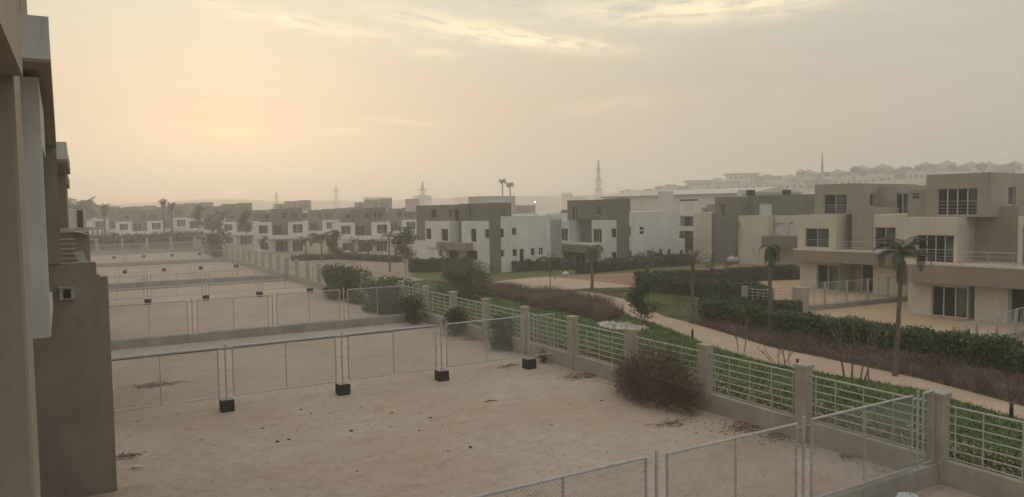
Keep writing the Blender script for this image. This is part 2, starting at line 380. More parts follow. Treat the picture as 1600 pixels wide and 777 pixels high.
# ================================================================== HOUSES
class House:
    """local axes: +x into the house, +y along the facade away from the camera; facade plane at x = 0"""
    def __init__(s, name, label, cat, group, o, ang, z=0):
        s.a = R(ang); s.o = o; s.z = z
        s.root = thing(name, label, cat, (o[0], o[1], z), -s.a, group)
        s.ca = ((0-o[0])*math.cos(s.a)-(0-o[1])*math.sin(s.a), (0-o[0])*math.sin(s.a)+(0-o[1])*math.cos(s.a))
    def _ray(s, px, py):
        X, Y, Z, _ = pxdir(px, py)
        return X*math.cos(s.a)-Y*math.sin(s.a), X*math.sin(s.a)+Y*math.cos(s.a), Z
    def f(s, px, py, x=0):                 # point of the photo on the front plane x
        a, b, c = s._ray(px, py); t = (x-s.ca[0])/a; return s.ca[1]+b*t, H-s.z+c*t
    def sd(s, px, py, y):                  # on the side plane y
        a, b, c = s._ray(px, py); t = (y-s.ca[1])/b; return s.ca[0]+a*t, H-s.z+c*t
    def fr(s, px0, px1, py0, py1, x=0):
        pm = (px0+px1)/2; pv_ = (py0+py1)/2
        return (s.f(px1, pv_, x)[0], s.f(px0, pv_, x)[0], s.f(pm, py1, x)[1], s.f(pm, py0, x)[1])
    def sr(s, px0, px1, py0, py1, y):
        pm = (px0+px1)/2; pv_ = (py0+py1)/2
        return (s.sd(px0, pv_, y)[0], s.sd(px1, pv_, y)[0], s.sd(pm, py1, y)[1], s.sd(pm, py0, y)[1])
    def mass(s, x0, x1, y0, y1, z0, z1, m, fo=(), so=(), name='wall', rec=.16, parent=None):
        mb = MB()
        z0 = max(z0, 0)
        def face(u0, u1, ops, P, back):
            ops = [(max(u0+.02, o[0]), min(u1-.02, o[1]), max(z0, o[2]), min(z1-.02, o[3])) for o in ops]
            us = sorted({u0, u1, *[o[0] for o in ops], *[o[1] for o in ops]}); zs = sorted({z0, z1, *[o[2] for o in ops], *[o[3] for o in ops]})
            for i in range(len(us)-1):
                for j in range(len(zs)-1):
                    um, zm = (us[i]+us[i+1])/2, (zs[j]+zs[j+1])/2
                    if any(o[0] < um < o[1] and o[2] < zm < o[3] for o in ops): continue
                    mb.q(P(us[i], zs[j], 0), P(us[i+1], zs[j], 0), P(us[i+1], zs[j+1], 0), P(us[i], zs[j+1], 0))
            for o in ops:
                a, b, c, d = o
                mb.q(P(a, c, 0), P(a, d, 0), P(a, d, back), P(a, c, back)); mb.q(P(b, c, 0), P(b, c, back), P(b, d, back), P(b, d, 0))
                mb.q(P(a, d, 0), P(b, d, 0), P(b, d, back), P(a, d, back)); mb.q(P(a, c, 0), P(a, c, back), P(b, c, back), P(b, c, 0))
            return ops
        FO = face(y0, y1, [o[:4] for o in fo], lambda u, z, b: (x0+b, u, z), rec+.04)
        SO = face(x0, x1, [o[:4] for o in so], lambda u, z, b: (u, y0+b, z), rec+.04)
        mb.q((x1, y0, z0), (x1, y0, z1), (x1, y1, z1), (x1, y1, z0)); mb.q((x0, y1, z0), (x1, y1, z0), (x1, y1, z1), (x0, y1, z1))
        mb.q((x0, y0, z1), (x1, y0, z1), (x1, y1, z1), (x0, y1, z1)); mb.q((x0, y0, z0), (x0, y1, z0), (x1, y1, z0), (x1, y0, z0))
        wl = mb.build(name, m, parent or s.root)
        for o, src in zip(FO, fo): s.win(o, src[4] if len(src) > 4 else {}, lambda u, z, b: (x0+rec+b, u, z), wl)
        for o, src in zip(SO, so): s.win(o, src[4] if len(src) > 4 else {}, lambda u, z, b: (u, y0+rec+b, z), wl)
        return wl
    def win(s, o, k, P, wl):
        a, b, c, d = o; n = k.get('n', 1); fr = MB(); t = k.get('t', .05)*.75; pn = MB()
        def bar(u0, u1, v0, v1, b0=-.05, b1=.03):
            p = [P(u, v, bb) for bb in (b0, b1) for u, v in ((u0, v0), (u1, v0), (u1, v1), (u0, v1))]
            i = len(fr.v); fr.v += p
            for f in ((0, 3, 2, 1), (4, 5, 6, 7), (0, 1, 5, 4), (1, 2, 6, 5), (2, 3, 7, 6), (3, 0, 4, 7)): fr.f.append(tuple(i+q for q in f)); fr.m.append(0)
        if k.get('plain'):
            pn.q(P(a, c, .035), P(b, c, .035), P(b, d, .035), P(a, d, .035)); pn.build('opening', m_dark, s.root); return
        bar(a, a+t, c, d); bar(b-t, b, c, d); bar(a+t, b-t, d-t, d); bar(a+t, b-t, c, c+t)
        for i in range(1, n): u = a+(b-a)*i/n; bar(u-t*.6, u+t*.6, c+t, d-t)
        if k.get('mid'): u = c+(d-c)*k['mid']; bar(a+t, b-t, u-t*.5, u+t*.5)
        cols = k.get('c', 'd'*n)
        for i in range(n):
            u0, u1 = a+(b-a)*i/n, a+(b-a)*(i+1)/n
            ch = cols[::-1][i % len(cols)]
            pn.q(P(u0, c, .0), P(u1, c, .0), P(u1, d, .0), P(u0, d, .0), m={'d': 0, 'g': 1, 's': 2}[ch])
        w_ = fr.build(k.get('nm', 'window'), m_frame, s.root); pn.build('pane', [m_glass, m_glass2, m_shut], w_)
        if k.get('rail'): s.rail(P, a+.02, b-.02, c, c+k['rail'], -.11)
    def rail(s, P, a, b, z0, z1, bb, n=4):
        r = MB()
        for i in range(n):
            z = z0+(z1-z0)*(i+1)/n; r.tube([P(a, z, bb), P(b, z, bb)], .010 if i < n-1 else .018, 4)
        k = max(2, int((b-a)/1.1)+1)
        for i in range(k): u = a+(b-a)*i/(k-1); r.tube([P(u, z0, bb), P(u, z1, bb)], .018, 4)
        r.build('balcony_rail', m_galv, s.root)
    def frail(s, x, y0, y1, z0, z1, n=4): s.rail(lambda u, z, b: (x+b, u, z), y0, y1, z0, z1, 0, n)
    def bx(s, name, m, x0, x1, y0, y1, z0, z1, parent=None):
        mb = MB(); mb.box(x0, x1, y0, y1, z0, z1); return mb.build(name, m, parent or s.root)

HG = 'townhouses facing the garden'
HA = -8.6
# ---- nearest townhouse on the right edge of the photo
h = House('townhouse', 'cream and tan townhouse with four-pane windows at the right edge, behind the curved palm', 'house', HG, G(1418, 490)[:2], HA)
def W(o, **k): return (*o, k)
zb0, zb1 = h.f(1500, 446, -.9)[1], h.f(1500, 417, -.9)[1]
yE = h.f(1600, 400)[0]-14            # continues beyond the frame
g0 = h.fr(1418, 1455, 440, 491)
yL = h.f(1418, 480)[0]
wd = h.fr(1455, 1511, 448, 495)
h.mass(0, 9, h.f(1512, 480)[0], yL, 0, zb0, m_tan2, fo=[W((wd[0], wd[1]-.0, .02, wd[3]), n=3, c='ddg', t=.07)])
p0 = h.f(1512, 480)[0]; p1 = h.f(1545, 480, 2.2)[0]; p2 = h.f(1575, 480)[0]
h.mass(2.2, 9, p1, p0-.001, 0, zb0, m_tan2, fo=[W((p1+.3, p0-.3, .02, 2.3), n=2, c='dg')])
h.mass(0, 9, p2, p1-.001, 0, zb0, m_tan2)
h.mass(.15, 9, yE, p2-.001, 0, zb0, m_tan2, fo=[W((p2-4.2, p2-.05, .02, 2.35), n=3, c='ddd')])
# canopy band over the ground floor
yBL = h.f(1416, 430, -.9)[0]
h.bx('canopy', m_brown, -.9, 9, yE, yBL, zb0+.003, zb1)
h.bx('canopy_coping', m_tan2, -.93, 9.0, yE-.03, yBL+.03, zb1+.001, zb1+.12)
zt = zb1+.12
# white first-floor box, its window
bx_ = h.fr(1425, 1495, 340, 413, -.3); zB = bx_[3]
yw = h.fr(1433, 1490, 367.5, 410, -.3)
xB = h.sd(1540, 375, bx_[0])[0]; print('xB', xB)
h.mass(-.3, 5.6, bx_[0], bx_[1]+.6, zt, zB, m_tan2, fo=[W(yw, n=4, c='dddg', rail=.75)])
# taller brown-tan block above
tb = h.fr(1447, 1548, 271, 340, 1.0); zT = h.f(1548, 269.3, 1.0)[1]
tw = h.fr(1464, 1527, 294.5, 339, 1.0)
yc = tb[0]
sw = h.sr(1575, 1587, 292, 320, yc)
h.mass(1.0, 11, yc, h.f(1447, 300, 1.0)[0], zB+.002, zT, m_tan, fo=[W((tw[0], tw[1], zB+.1, tw[3]), n=4, c='dddg', rail=.85, t=.06)], so=[W(sw, n=1, c='g')])
# tan pier right of the box and recessed wall
pr = h.fr(1541, 1590, 322, 415, 2.4)
h.mass(2.4, 11, pr[0], bx_[0]-.002, zt, h.f(1565, 322.5, 2.4)[1], m_tan)
h.mass(-.3, 5, yE, h.f(1590, 380, -.3)[0]-.001, zt, h.f(1595, 338, -.3)[1], m_tan2, fo=[W((h.f(1640, 390, -.3)[0], h.f(1597, 390, -.3)[0], zt+.1, zt+2.1), n=3, c='ddg', rail=.8)])
h.frail(-.75, h.f(1600, 405, -.75)[0]-2, h.f(1505, 405, -.75)[0], zt, zt+.75, 3)
# low link with vents
lk = h.fr(1431, 1449, 296, 340, 1.6)
h.mass(1.6, 9, tb[1]-.8, lk[1]+.5, zB-2.2, lk[3], m_tan)
for q in ((1426, 1436, 302.5, 304.5), (1426, 1436, 307, 309.5)):
    v = h.fr(*q, 1.58); h.bx('wall_vent', m_dark, 1.57, 1.6, v[0], v[1], v[2], v[3])
# ---- second townhouse
h = House('townhouse', 'cream and tan townhouse with two-pane windows just left of the curved palm', 'house', HG, G(1250, 450.5)[:2], HA)
zb0, zb1 = h.f(1300, 411, -.9)[1], h.f(1300, 393.5, -.9)[1]
yL = h.f(1250, 430)[0]; a = h.f(1311, 430)[0]; b_ = h.f(1352, 430, 2)[0]; c_ = h.f(1364, 430)[0]; d_ = h.f(1432, 430)[0]-3
wd = h.fr(1276, 1310, 414, 448)
h.mass(0, 9, a, yL, 0, zb0, m_tan2, fo=[W((a+.05, wd[1], .02, wd[3]), n=2, c='dg', t=.07)])
h.mass(2.4, 9, b_, a-.001, 0, zb0, m_tan2)
h.mass(1.2, 9, c_, b_-.001, 0, zb0, m_tan2, fo=[W((c_+.15, b_-.1, .02, 2.3), n=1, c='d')])
h.mass(0, 9, d_, c_-.001, 0, zb0, m_tan2)
yBL = h.f(1239, 400, -.9)[0]; yBR = h.f(1440, 400, -.9)[0]
h.bx('canopy', m_brown, -.9, 9, yBR, yBL, zb0+.003, zb1)
h.bx('canopy_coping', m_tan2, -.93, 9, yBR-.03, yBL+.03, zb1+.001, zb1+.12); zt = zb1+.12
bx_ = h.fr(1246, 1307, 336, 391, -.3); zB = bx_[3]; yw = h.fr(1258, 1295, 357, 386.5, -.3)
h.mass(-.3, 4.6, bx_[0], bx_[1], zt, zB, m_tan2, fo=[W(yw, n=2, c='dg', rail=.6)])
wg = h.fr(1364, 1433, 335, 391, .8); ww = h.fr(1367, 1399, 355.5, 391, .8)
h.mass(.8, 9, wg[0]-2, wg[1], zt, wg[3], m_tan2, fo=[W((ww[0], ww[1], zt+.05, ww[3]), n=2, c='dg', rail=.75)])
tw_ = h.fr(1331, 1363, 325, 391, .7)
h.mass(.7, 9, tw_[0], tw_[1], zt, tw_[3], m_tan)
tb = h.fr(1273, 1336, 288, 336, 1.2); zT = h.f(1336, 286.5, 1.2)[1]; tw = h.fr(1287, 1323, 304, 336, 1.2); sw = h.sr(1359, 1367.5, 303, 322, tb[0])
h.mass(1.2, 12, tb[0], tb[1], zB+.002, zT, m_tan, fo=[W((tw[0], tw[1], zB+.05, tw[3]), n=2, c='dg', rail=.7)], so=[W(sw, n=1, c='g')])
rw = h.fr(1391, 1433, 287, 336, 5.0); rww = h.fr(1399, 1420, 302, 335, 5.0)
h.mass(5.0, 12, rw[0], tb[0]-.002, wg[3]-2.5, rw[3]-.15, m_tan, fo=[W((rww[0], rww[1], wg[3]-.1, rww[3]), n=2, c='dg', t=.06)])
h.mass(9.05, 12, rw[0]-2, bx_[1]-.1, 0, zB, m_tan)
h.frail(-.75, yBR+.3, h.f(1306, 390, -.75)[0], zt, zt+.7, 3)

# ---- white house with grey tower, middle right (865-1068)
h = House('white_house', 'white house with grey tower and brown canopy right of the unfinished one', 'house', 'white houses across the lawn', G(862, 411)[:2], -6)
zb0, zb1 = h.f(895, 393, -.6)[1], h.f(895, 380.5, -.6)[1]
y_l = h.f(858, 400)[0]; y_r = h.f(963.5, 400)[0]; zr = h.f(963, 310.5, 0)[1]
g1 = h.f(925, 400)[0]
h.mass(0, 10, g1, y_l, 0, zb0, m_white, fo=[W((h.f(914, 400)[0], h.f(881, 400)[0], .02, zb0-.1), n=4, c='dgdd')])
w1 = h.fr(955, 963, 394, 406)
w2 = h.fr(955, 962.5, 357, 371.5); w3 = h.fr(926.5, 940, 357.5, 379)
b2 = h.fr(925, 962, 344.5, 391)
h.mass(0, 10, y_r, g1-.001, 0, b2[3], m_white, fo=[W(w1, n=1), W(w2, n=1), W(w3, n=3, c='dgd')])
h.bx('canopy', m_brown, -1.2, 2.5, h.f(924, 388, -1.2)[0], h.f(861, 388, -1.2)[0], zb0+.003, zb1-.1)
h.bx('canopy_coping', m_white, -1.23, 2.5, h.f(924, 388, -1.2)[0]-.03, h.f(861, 388, -1.2)[0]+.03, zb1-.098, zb1+.05)
h.bx('canopy_pillar', m_white, -.9, -.5, h.f(879, 400, -.9)[0], h.f(871, 400, -.9)[0], 0, zb0)
b1 = h.fr(870, 889.5, 344.5, 378, -.3); bw = h.fr(870.5, 887, 357, 376, -.3)
h.mass(-.3, 4, b1[0], y_l-.3, zb1+.06, b1[3], m_white, fo=[W(bw, n=3, c='dgd', rail=.5)])
h.mass(.1, 4, y_l-.29, y_l+.7, zb0, h.f(862, 334, .1)[1], m_white)
h.mass(4.05, 10, g1, y_l, zb0+.004, b1[3]-.1, m_grey)
h.mass(1.2, 3.5, g1+.001, h.f(909, 360, 1.2)[0], zb0+.006, b1[3]+.01, m_grey)
tt = h.fr(886.5, 960, 312, 345, .6)
h.mass(.6, h.sd(985, 330, y_r)[0], y_r+.001, tt[1], b1[3]+.02, zr-.05, m_grey, fo=[W(h.fr(893, 902, 323, 344, .6), n=2, c='dg'), W(h.fr(931.5, 940, 322.5, 337, .6), n=1, c='g')])
xt = h.sd(980, 360, y_r)[0]; zt_ = zr
h.mass(.01, xt, y_r-.36, y_r-.002, 0, zt_, m_grey)
xw = h.sd(1058.5, 360, y_r)[0]; zw = h.sd(1020, 332.5, y_r)[1]
S = [(979.5, 984, 355, 370), (997, 1004, 354.5, 360), (997, 1004, 361, 366), (979.5, 985, 392, 403), (1009, 1016, 391, 396), (1027.5, 1033, 389, 400), (1041, 1046.5, 389, 400)]
h.mass(xt+.001, xw, y_r-.24, y_r-.003, 0, zw, m_white, so=[W(h.sr(*q, y_r), n=1) for q in S])
h.mass(10.01, xw, y_r, y_r+8, 0, zw-.01, m_white)
xe = h.sd(1068, 390, y_r)[0]
h.mass(xw+.001, xe, y_r-.24, y_r+8, 0, h.sd(1063, 373, y_r)[1], m_white, so=[W(h.sr(1060, 1065.5, 391, 401, y_r), plain=1)])
h.bx('roof_coping', m_white, xt+.02, xw+.03, y_r-.27, y_r+8, zw+.001, zw+.16)

# ---- long white house with grey upper storey, centre (643-858)
h = House('white_house', 'unfinished long white house with grey upper storey and empty window holes', 'house', 'white houses across the lawn', G(645, 414)[:2], -6)
y_r = h.f(765, 400)[0]; y_l = h.f(643, 400)[0]; zr = h.f(765, 317, 0)[1]
gm = h.f(722, 400)[0]; z1 = h.f(745, 346, 0)[1]
PL = dict(plain=1)
def W2(o): return (*o, PL)
h.mass(0, 10, y_r, gm-.001, 0, z1, m_white, fo=[W2(h.fr(735.5, 744, 358, 378)), W2(h.fr(757, 764.5, 358.5, 372)), W2(h.fr(728, 746, 392, 406))])
h.mass(.4, 10, gm, y_l, 0, h.f(700, 379, .4)[1], m_white, fo=[W2(h.fr(697, 715, 392.5, 408, .4)), W2(h.fr(685.5, 690, 390, 400, .4))])
zc0, zc1 = h.f(704, 391, -1)[1], h.f(704, 379.5, -1)[1]
h.bx('canopy', m_brown, -1.0, 2, h.f(727, 385, -1)[0], h.f(682, 385, -1)[0], zc0, zc1)
h.bx('canopy_pillar', m_white, -.9, -.4, h.f(696, 400, -.9)[0], h.f(690, 400, -.9)[0], 0, zc0-.002)
b1 = h.fr(684, 702, 346, 379, -.3)
h.mass(-.3, 4, b1[0], b1[1], zc1+.002, b1[3], m_white, fo=[W2(h.fr(689, 700, 358, 376.5, -.3))])
b0 = h.fr(664.5, 684, 346, 387, .2)
h.mass(.2, 4, b1[1]+.001, b0[1], b0[2], b0[3], m_white, fo=[W2(h.fr(665.5, 673.5, 357, 374, .2))])
h.mass(1.2, h.sd(796, 330, y_r)[0], y_r+.001, y_l-.02, h.f(700, 379, .4)[1]+.003, zr-.1, m_grey, fo=[W2(h.fr(645.5, 650.5, 328, 345, 1.2)), W2(h.fr(674.5, 682, 327.5, 340, 1.2)), W2(h.fr(703, 706, 328, 339, 1.2)), W2(h.fr(710.5, 721.5, 327, 345.5, 1.2)), W2(h.fr(743, 750.5, 327, 339.5, 1.2))])
h.mass(.6, 1.15, gm, h.f(733.5, 350, .6)[0]+2.2, h.f(700, 379, .4)[1]+.005, zr-.12, m_grey)
xt = h.sd(779.5, 360, y_r)[0]; zw = h.sd(820, 337.5, y_r)[1]
h.mass(.01, xt, y_r-.36, y_r-.002, 0, zr, m_grey)
x8 = h.sd(798, 330, y_r)[0]
h.mass(xt+.001, x8, y_r-.1, y_r+7.9, max(z1,zw)+.002, zr-.02, m_grey, so=[W2(h.sr(780, 789, 325.5, 337, y_r-.1))])
xw = h.sd(858, 370, y_r)[0]; zw = h.sd(820, 337.5, y_r)[1]
S = [(779.6, 785.5, 357.5, 371), (798, 805, 356, 367), (799, 806, 389.5, 400.5), (810, 817, 389, 412), (827.5, 833.5, 388, 399), (780, 786, 391, 401)]
h.mass(10.01, xw, y_r, y_r+8, 0, zw-.01, m_white)
h.mass(xt+.002, xw, y_r-.24, y_r-.003, 0, zw, m_white, so=[W2(h.sr(*q, y_r)) for q in S]+[W(h.sr(840, 846.5, 387, 398, y_r), n=2, mid=.5)])
h.mass(x8+2, xw-2, y_r+8.01, y_r+12, 0, zw+.3, m_grey)

# ---- generic garden house in metres, facade 13 m
def villa(name, label, group, o, ang, z=0, ltan=False):
    h = House(name, label, 'house', group, o, ang, z)
    wmat = m_white
    h.mass(.2, 10, -13, -8.6, 0, 2.7, wmat, fo=[W((-12, -9.4, .02, 2.3), n=3, c='dgd')], so=[W((2, 3, .9, 2.0), n=1), W((5, 6, .9, 2.0), n=1)])
    h.mass(.8, 10, -8.59, -4.5, 0, 2.7, wmat, fo=[W((-8.2, -5.2, .02, 2.3), n=3, c='ddg')])
    h.mass(.2, 10, -4.49, 0, 0, 2.7, wmat, fo=[W((-3.4, -1.4, .6, 2.1), n=2, c='dg')])
    h.bx('canopy', m_far if False else wmat, -1.1, 3, -13.3, -3.6, 2.703, 3.45)
    h.mass(-.4, 4.5, -12.8, -8.4, 3.453, 6.2, wmat, fo=[W((-12, -9.6, 3.9, 5.7), n=3, c='dgd', rail=.6)], so=[W((1.5, 2.4, 4.2, 5.3), n=1)])
    h.mass(-.1, 4.5, -4.4, -.2, 2.75, 6.2, wmat, fo=[W((-3.4, -1.2, 3.9, 5.6), n=2, c='dg')])
    h.mass(1.6, 10, -8.39, -4.41, 2.71, 9.0, m_grey, fo=[W((-8, -6.8, 6.8, 8.3), n=2, c='gd'), W((-6.9, -4.8, 3.6, 5.6), n=2)])
    h.mass(4.51, 10, -13, -8.4, 2.72, 6.1, wmat, so=[W((5.2, 5.9, 4.2, 5.3), n=1), W((7.6, 8.3, 4.2, 5.3), n=1)])
    h.mass(4.51, 10, -4.4, 0, 2.72, 6.1, wmat)
    h.mass(1.0, 9, -12.2, -8.4, 6.203, 9.2, m_grey, fo=[W((-11.4, -9.1, 6.5, 8.3), n=4, c='dgdg', rail=.6)], so=[W((3, 3.8, 7.2, 8.4), n=1)])
    h.mass(3, 8, -4.41, -1.5, 6.12, 8.3, m_grey, fo=[W((-3.8, -2.6, 6.9, 7.9), n=1)])
    return h.root
GG = 'pale houses in the rows beyond the garden'
v0 = villa('garden_house', 'pale house with twin white window boxes beyond the far end of the railing fence', GG, G(398, 395)[:2], -78)
v0.scale = (.8, .66, .82)
def put(px, D, label, a=-78, sc=(.8, .7, .82), z=-.2):
    x, y = dirat(px, 322, D)[:2]
    return copy_tree(v0, label, (x, y, z), -R(a), sc, GG)
put(524, 123, 'pale house with white window boxes directly left of the unfinished long white house')
far = [(578, 150, 'white and grey house between the nearest pale garden house and the unfinished white house', -60, .95), (455, 160, 'grey-topped house in the gap between the two nearest pale garden houses', -70, .95),
       (140, 185, 'pale house behind the bundled palm at the far left of the plots', -84, 1.12), (215, 182, 'pale house behind the two tall lopped palms', -84, 1.12), (182, 255, 'hazy grey block on the left skyline behind the bundled palm', -84, 1.25),
       (287, 165, 'pale grey-topped house behind the slender trees on the left', -80, 1.1), (342, 158, 'house with grey top storey just left of the leftmost pale garden house', -76, .95),
       (330, 240, 'small hazy house below the low sun', -80, 1.0), (395, 200, 'hazy house roof behind the leftmost pale garden house', -76, 1.0), (500, 185, 'hazy roof directly over the pale garden house left of the unfinished house', -70, 1.0),
       (610, 185, 'hazy grey-topped house behind the left end of the unfinished white house', -40, 1.0), (700, 215, 'hazy house behind the middle of the unfinished white house', -20, 1.0), (775, 235, 'hazy house left of the two very tall palms', -20, 1.0),
       (850, 130, 'grey-topped house behind the gap between the two large white houses', -6, .86), (905, 240, 'hazy house seen over the roof of the white house with grey tower', -6, 1.0),
       (1075, 140, 'grey-topped house behind the white side wall of the house with grey tower', -6, .93), (128, 290, 'hazy house beside the bushy palm at far left', -84, 1.3), (246, 290, 'hazy low house between the lopped palms and the slender trees', -84, 1.4),
       (178, 172, 'pale low house directly behind the far cross fence', -86, 1.0), (318, 190, 'hazy grey-topped house behind the leftmost slender tree', -80, 1.2), (262, 225, 'hazy block rising behind the lopped palms', -80, 1.3), (420, 240, 'hazy tall block behind the leftmost garden house', -76, 1.35), (545, 230, 'hazy tall block behind the second garden house', -70, 1.35)]
for px, D, lab, a, k in far: put(px, D, lab, a, (.85, .8*k, .86*k))

# ---- tan apartment house behind (1085-1275)
h = House('apartment_house', 'tan house with grey-brown tower and white roller shutters left of the cream townhouses', 'house', None, dirat(1086, 400, 92)[:2], -6)
h.o = h.o
def FR(a, b, c, d, x=0): return h.fr(a, b, c, d, x)
q = FR(1083, 1112, 332, 405)
h.mass(0, 8, q[0], q[1], 0, q[3], m_tan2)
q = FR(1117, 1148, 308, 405, -.6); yA = q[0]
h.mass(-.6, 6, q[0], q[1], 0, q[3], m_grey, fo=[W(FR(1124, 1133, 318, 338, -.6), n=1, c='g')])
q2 = FR(1148, 1280, 305, 345, 2)
h.mass(2, 12, q2[0]-6, yA-.002, h.f(1200, 340, 2)[1]-3, q2[3], m_grey, fo=[W(FR(1185.5, 1206, 317.5, 337, 2), n=1, c='s', nm='shutter_window')])
q = FR(1150, 1200, 337, 405, 0)
h.mass(0, 1.95, q[0], yA-.01, 0, q[3], m_tan2, fo=[W(FR(1151, 1156, 348, 359, 0), n=1)])
q = FR(1201, 1285, 337, 372, 1)
h.mass(1, 1.97, q[0]-5, FR(1200, 1201, 337, 405, 0)[0]-.05, 0, q[3], m_tan2, fo=[W(FR(1205, 1226, 349, 363, 1), n=1, c='s', nm='shutter_window'), W(FR(1232, 1240, 348, 367, 1), n=1, c='s', nm='shutter_window')])
q = FR(1190, 1290, 370, 388, -1); h.bx('balcony_parapet', m_grey, -1, .9, q[0]-4, q[1], q[2], q[3])
for px in (1152, 1166, 1222): 
    q = FR(px, px+6, 297, 305, 4); h.bx('roof_tank', m_dark if px > 1160 else m_white, 4, 5, q[0], q[1], q2[3], q[3])
def_h = h
# small white link block with balconies (1058-1085)
h = House('balcony_house', 'small white house with two stacked recessed balconies right of the grey-tower house', 'house', None, dirat(1058, 400, 100)[:2], -6)
q = FR(1060, 1086, 333, 405)
h.mass(0, 6, q[0], q[1], 0, q[3], m_white, rec=1.0, fo=[W(FR(1062, 1083, 338, 354), n=2, c='dg'), W(FR(1062, 1083, 361, 374), n=2, c='dg')])
h.bx('roof_frame', m_white, .3, .6, q[0], q[0]+.4, q[3]+.002, q[3]+1.6)
h.bx('roof_frame', m_white, .3, .6, q[1]-.4, q[1], q[3]+.002, q[3]+1.6)
h.bx('roof_beam', m_dark, .3, .6, q[0], q[1], q[3]+1.602, q[3]+1.8)

# ================================================================== PLOT FENCES
WALLY = [10.3, 42.0, 76.6, 109.6, 142.5]; BLKY = [27.0, 62.3, 96.6, 129.3]
WT = ['low concrete plot wall nearest the camera at bottom right', 'low concrete plot wall, second from the camera, crossing behind the first block-footed fence', 'low concrete plot wall, third from the camera', 'thin far plot wall, fourth from the camera', 'farthest plot wall before the cross fence']
for i, (y, lab) in enumerate(zip(WALLY, WT)):
    mb = MB(); hgt = .56
    x = -2.2
    while x < XF-.16:
        x2 = min(x+3.4, XF-.16); mb.box(x, x2-.012, y-.12+.01*(hash2(x, y)-.5), y+.12, -.1, hgt+.012*(hash2(x, y+3)-.5)); x = x2
    tag(mb.build('plot_wall', m_conc), lab, 'wall', 'low concrete walls between the plots')
def chain_fence(y, z0, posts, x0, label, group, blocks, wire, wr, last=True, h=1.72):
    root = thing('chain_link_fence', label, 'fence', (0, y, 0), 0, group)
    n0 = random.Random(int(y*10))
    edges = [(posts[i]+.24, posts[i+1]-.24) for i in range(len(posts)-1)]
    if last: edges.append((posts[-1]+.24, XF-.2))
    for (a, b) in edges:
        if b-a < .3: continue
        mb = MB(); r = .027; dz = n0.uniform(-.02, .02); za, zb = z0+dz, z0+h+dz; yo = n0.uniform(-.02, .02)
        for p in (((a, yo, za), (b, yo, za)), ((a, yo, zb), (b, yo, zb)), ((a, yo, za), (a, yo, zb)), ((b, yo, za), (b, yo, zb))): mb.tube(p, r, 6)
        if b-a > 2: mb.tube(((a+b)/2, yo, za) and [((a+b)/2, yo, za), ((a+b)/2, yo, zb)], r*.85, 6)
        pn = mb.build('panel_frame', m_galv, root)
        ms = MB(); W_, H_ = b-a, zb-za; k = -H_
        while k < W_:                      # the two diagonal families of the mesh
            for sg in (1, -1):
                u0, u1 = max(0, k), min(W_, k+H_)
                if u1 > u0+.02:
                    za_, zb_ = (za+u0-k, za+u1-k) if sg == 1 else (zb-(u0-k), zb-(u1-k))
                    p, q = (a+u0, yo+.004*sg, za_), (a+u1, yo+.004*sg, zb_)
                    nx_, nz_ = -(q[2]-p[2]), q[0]-p[0]; ln = math.hypot(nx_, nz_); nx_, nz_ = nx_/ln*wr, nz_/ln*wr
                    ms.q((p[0]+nx_, p[1], p[2]+nz_), (q[0]+nx_, q[1], q[2]+nz_), (q[0]-nx_, q[1], q[2]-nz_), (p[0]-nx_, p[1], p[2]-nz_))
                    ms.q((p[0], p[1]-wr, p[2]), (q[0], q[1]-wr, q[2]), (q[0], q[1]+wr, q[2]), (p[0], p[1]+wr, p[2]))
            k += wire
        ms.build('wire_mesh', m_galvd, pn)
    for px_ in posts:
        mb = MB(); zl = .30 if blocks else z0-.08
        mb.tube([(px_, 0, zl), (px_, 0, z0+h+.1)], .032, 7)
        for zz in (z0+.12, z0+h*.52, z0+h-.1): mb.tube([(px_-.24, 0, zz), (px_+.24, 0, zz)], .011, 4)
        po = mb.build('fence_post', m_galv, root)
        if blocks:
            mb = MB(); a = n0.uniform(-.05, .05); w2 = .22
            i = len(mb.v)
            for z, ww in ((-.02, w2), (.43, w2), (.46, w2-.015)):
                for sx_, sy_ in ((-1, -1), (1, -1), (1, 1), (-1, 1)):
                    x_, y_ = sx_*ww, sy_*ww; mb.v.append((px_+x_*math.cos(a)-y_*math.sin(a), x_*math.sin(a)+y_*math.cos(a), z))
            for l_ in range(2):
                for k in range(4): mb.f.append((i+l_*4+k, i+l_*4+(k+1) % 4, i+l_*4+4+(k+1) % 4, i+l_*4+4+k)); mb.m.append(0)
            mb.f.append((i+8, i+9, i+10, i+11)); mb.m.append(1)
            mb.build('concrete_foot', [m_block, m_conc], root)
    return root
XB = [-4.1, 0, 4.1, 8.2, 12.25, 16.35]
FB = ['chain link fence on black block feet, nearest one, in front of the second plot wall', 'chain link fence on black block feet, second from the camera', 'chain link fence on black block feet, third from the camera', 'farthest chain link fence on small black block feet']
for i, y in enumerate(BLKY): chain_fence(y, .56, XB, 0, FB[i], 'chain link fences standing on black blocks', True, (.085, .16, .24, .3)[i], (.0034, .004, .005, .005)[i])
XW = [0.75, 4.83, 8.93, 12.95, 17.0]
FW = ['chain link fence on the low wall at bottom right, nearest the camera', 'chain link fence standing on the second low concrete wall', 'chain link fence standing on the third low plot wall', 'faint chain link fence on the fourth plot wall']
for i, y in enumerate(WALLY[:4]): chain_fence(y, .62, XW, 0, FW[i], 'chain link fences standing on the low walls', False, (.075, .12, .2, .3)[i], (.0036, .0042, .004, .005)[i])

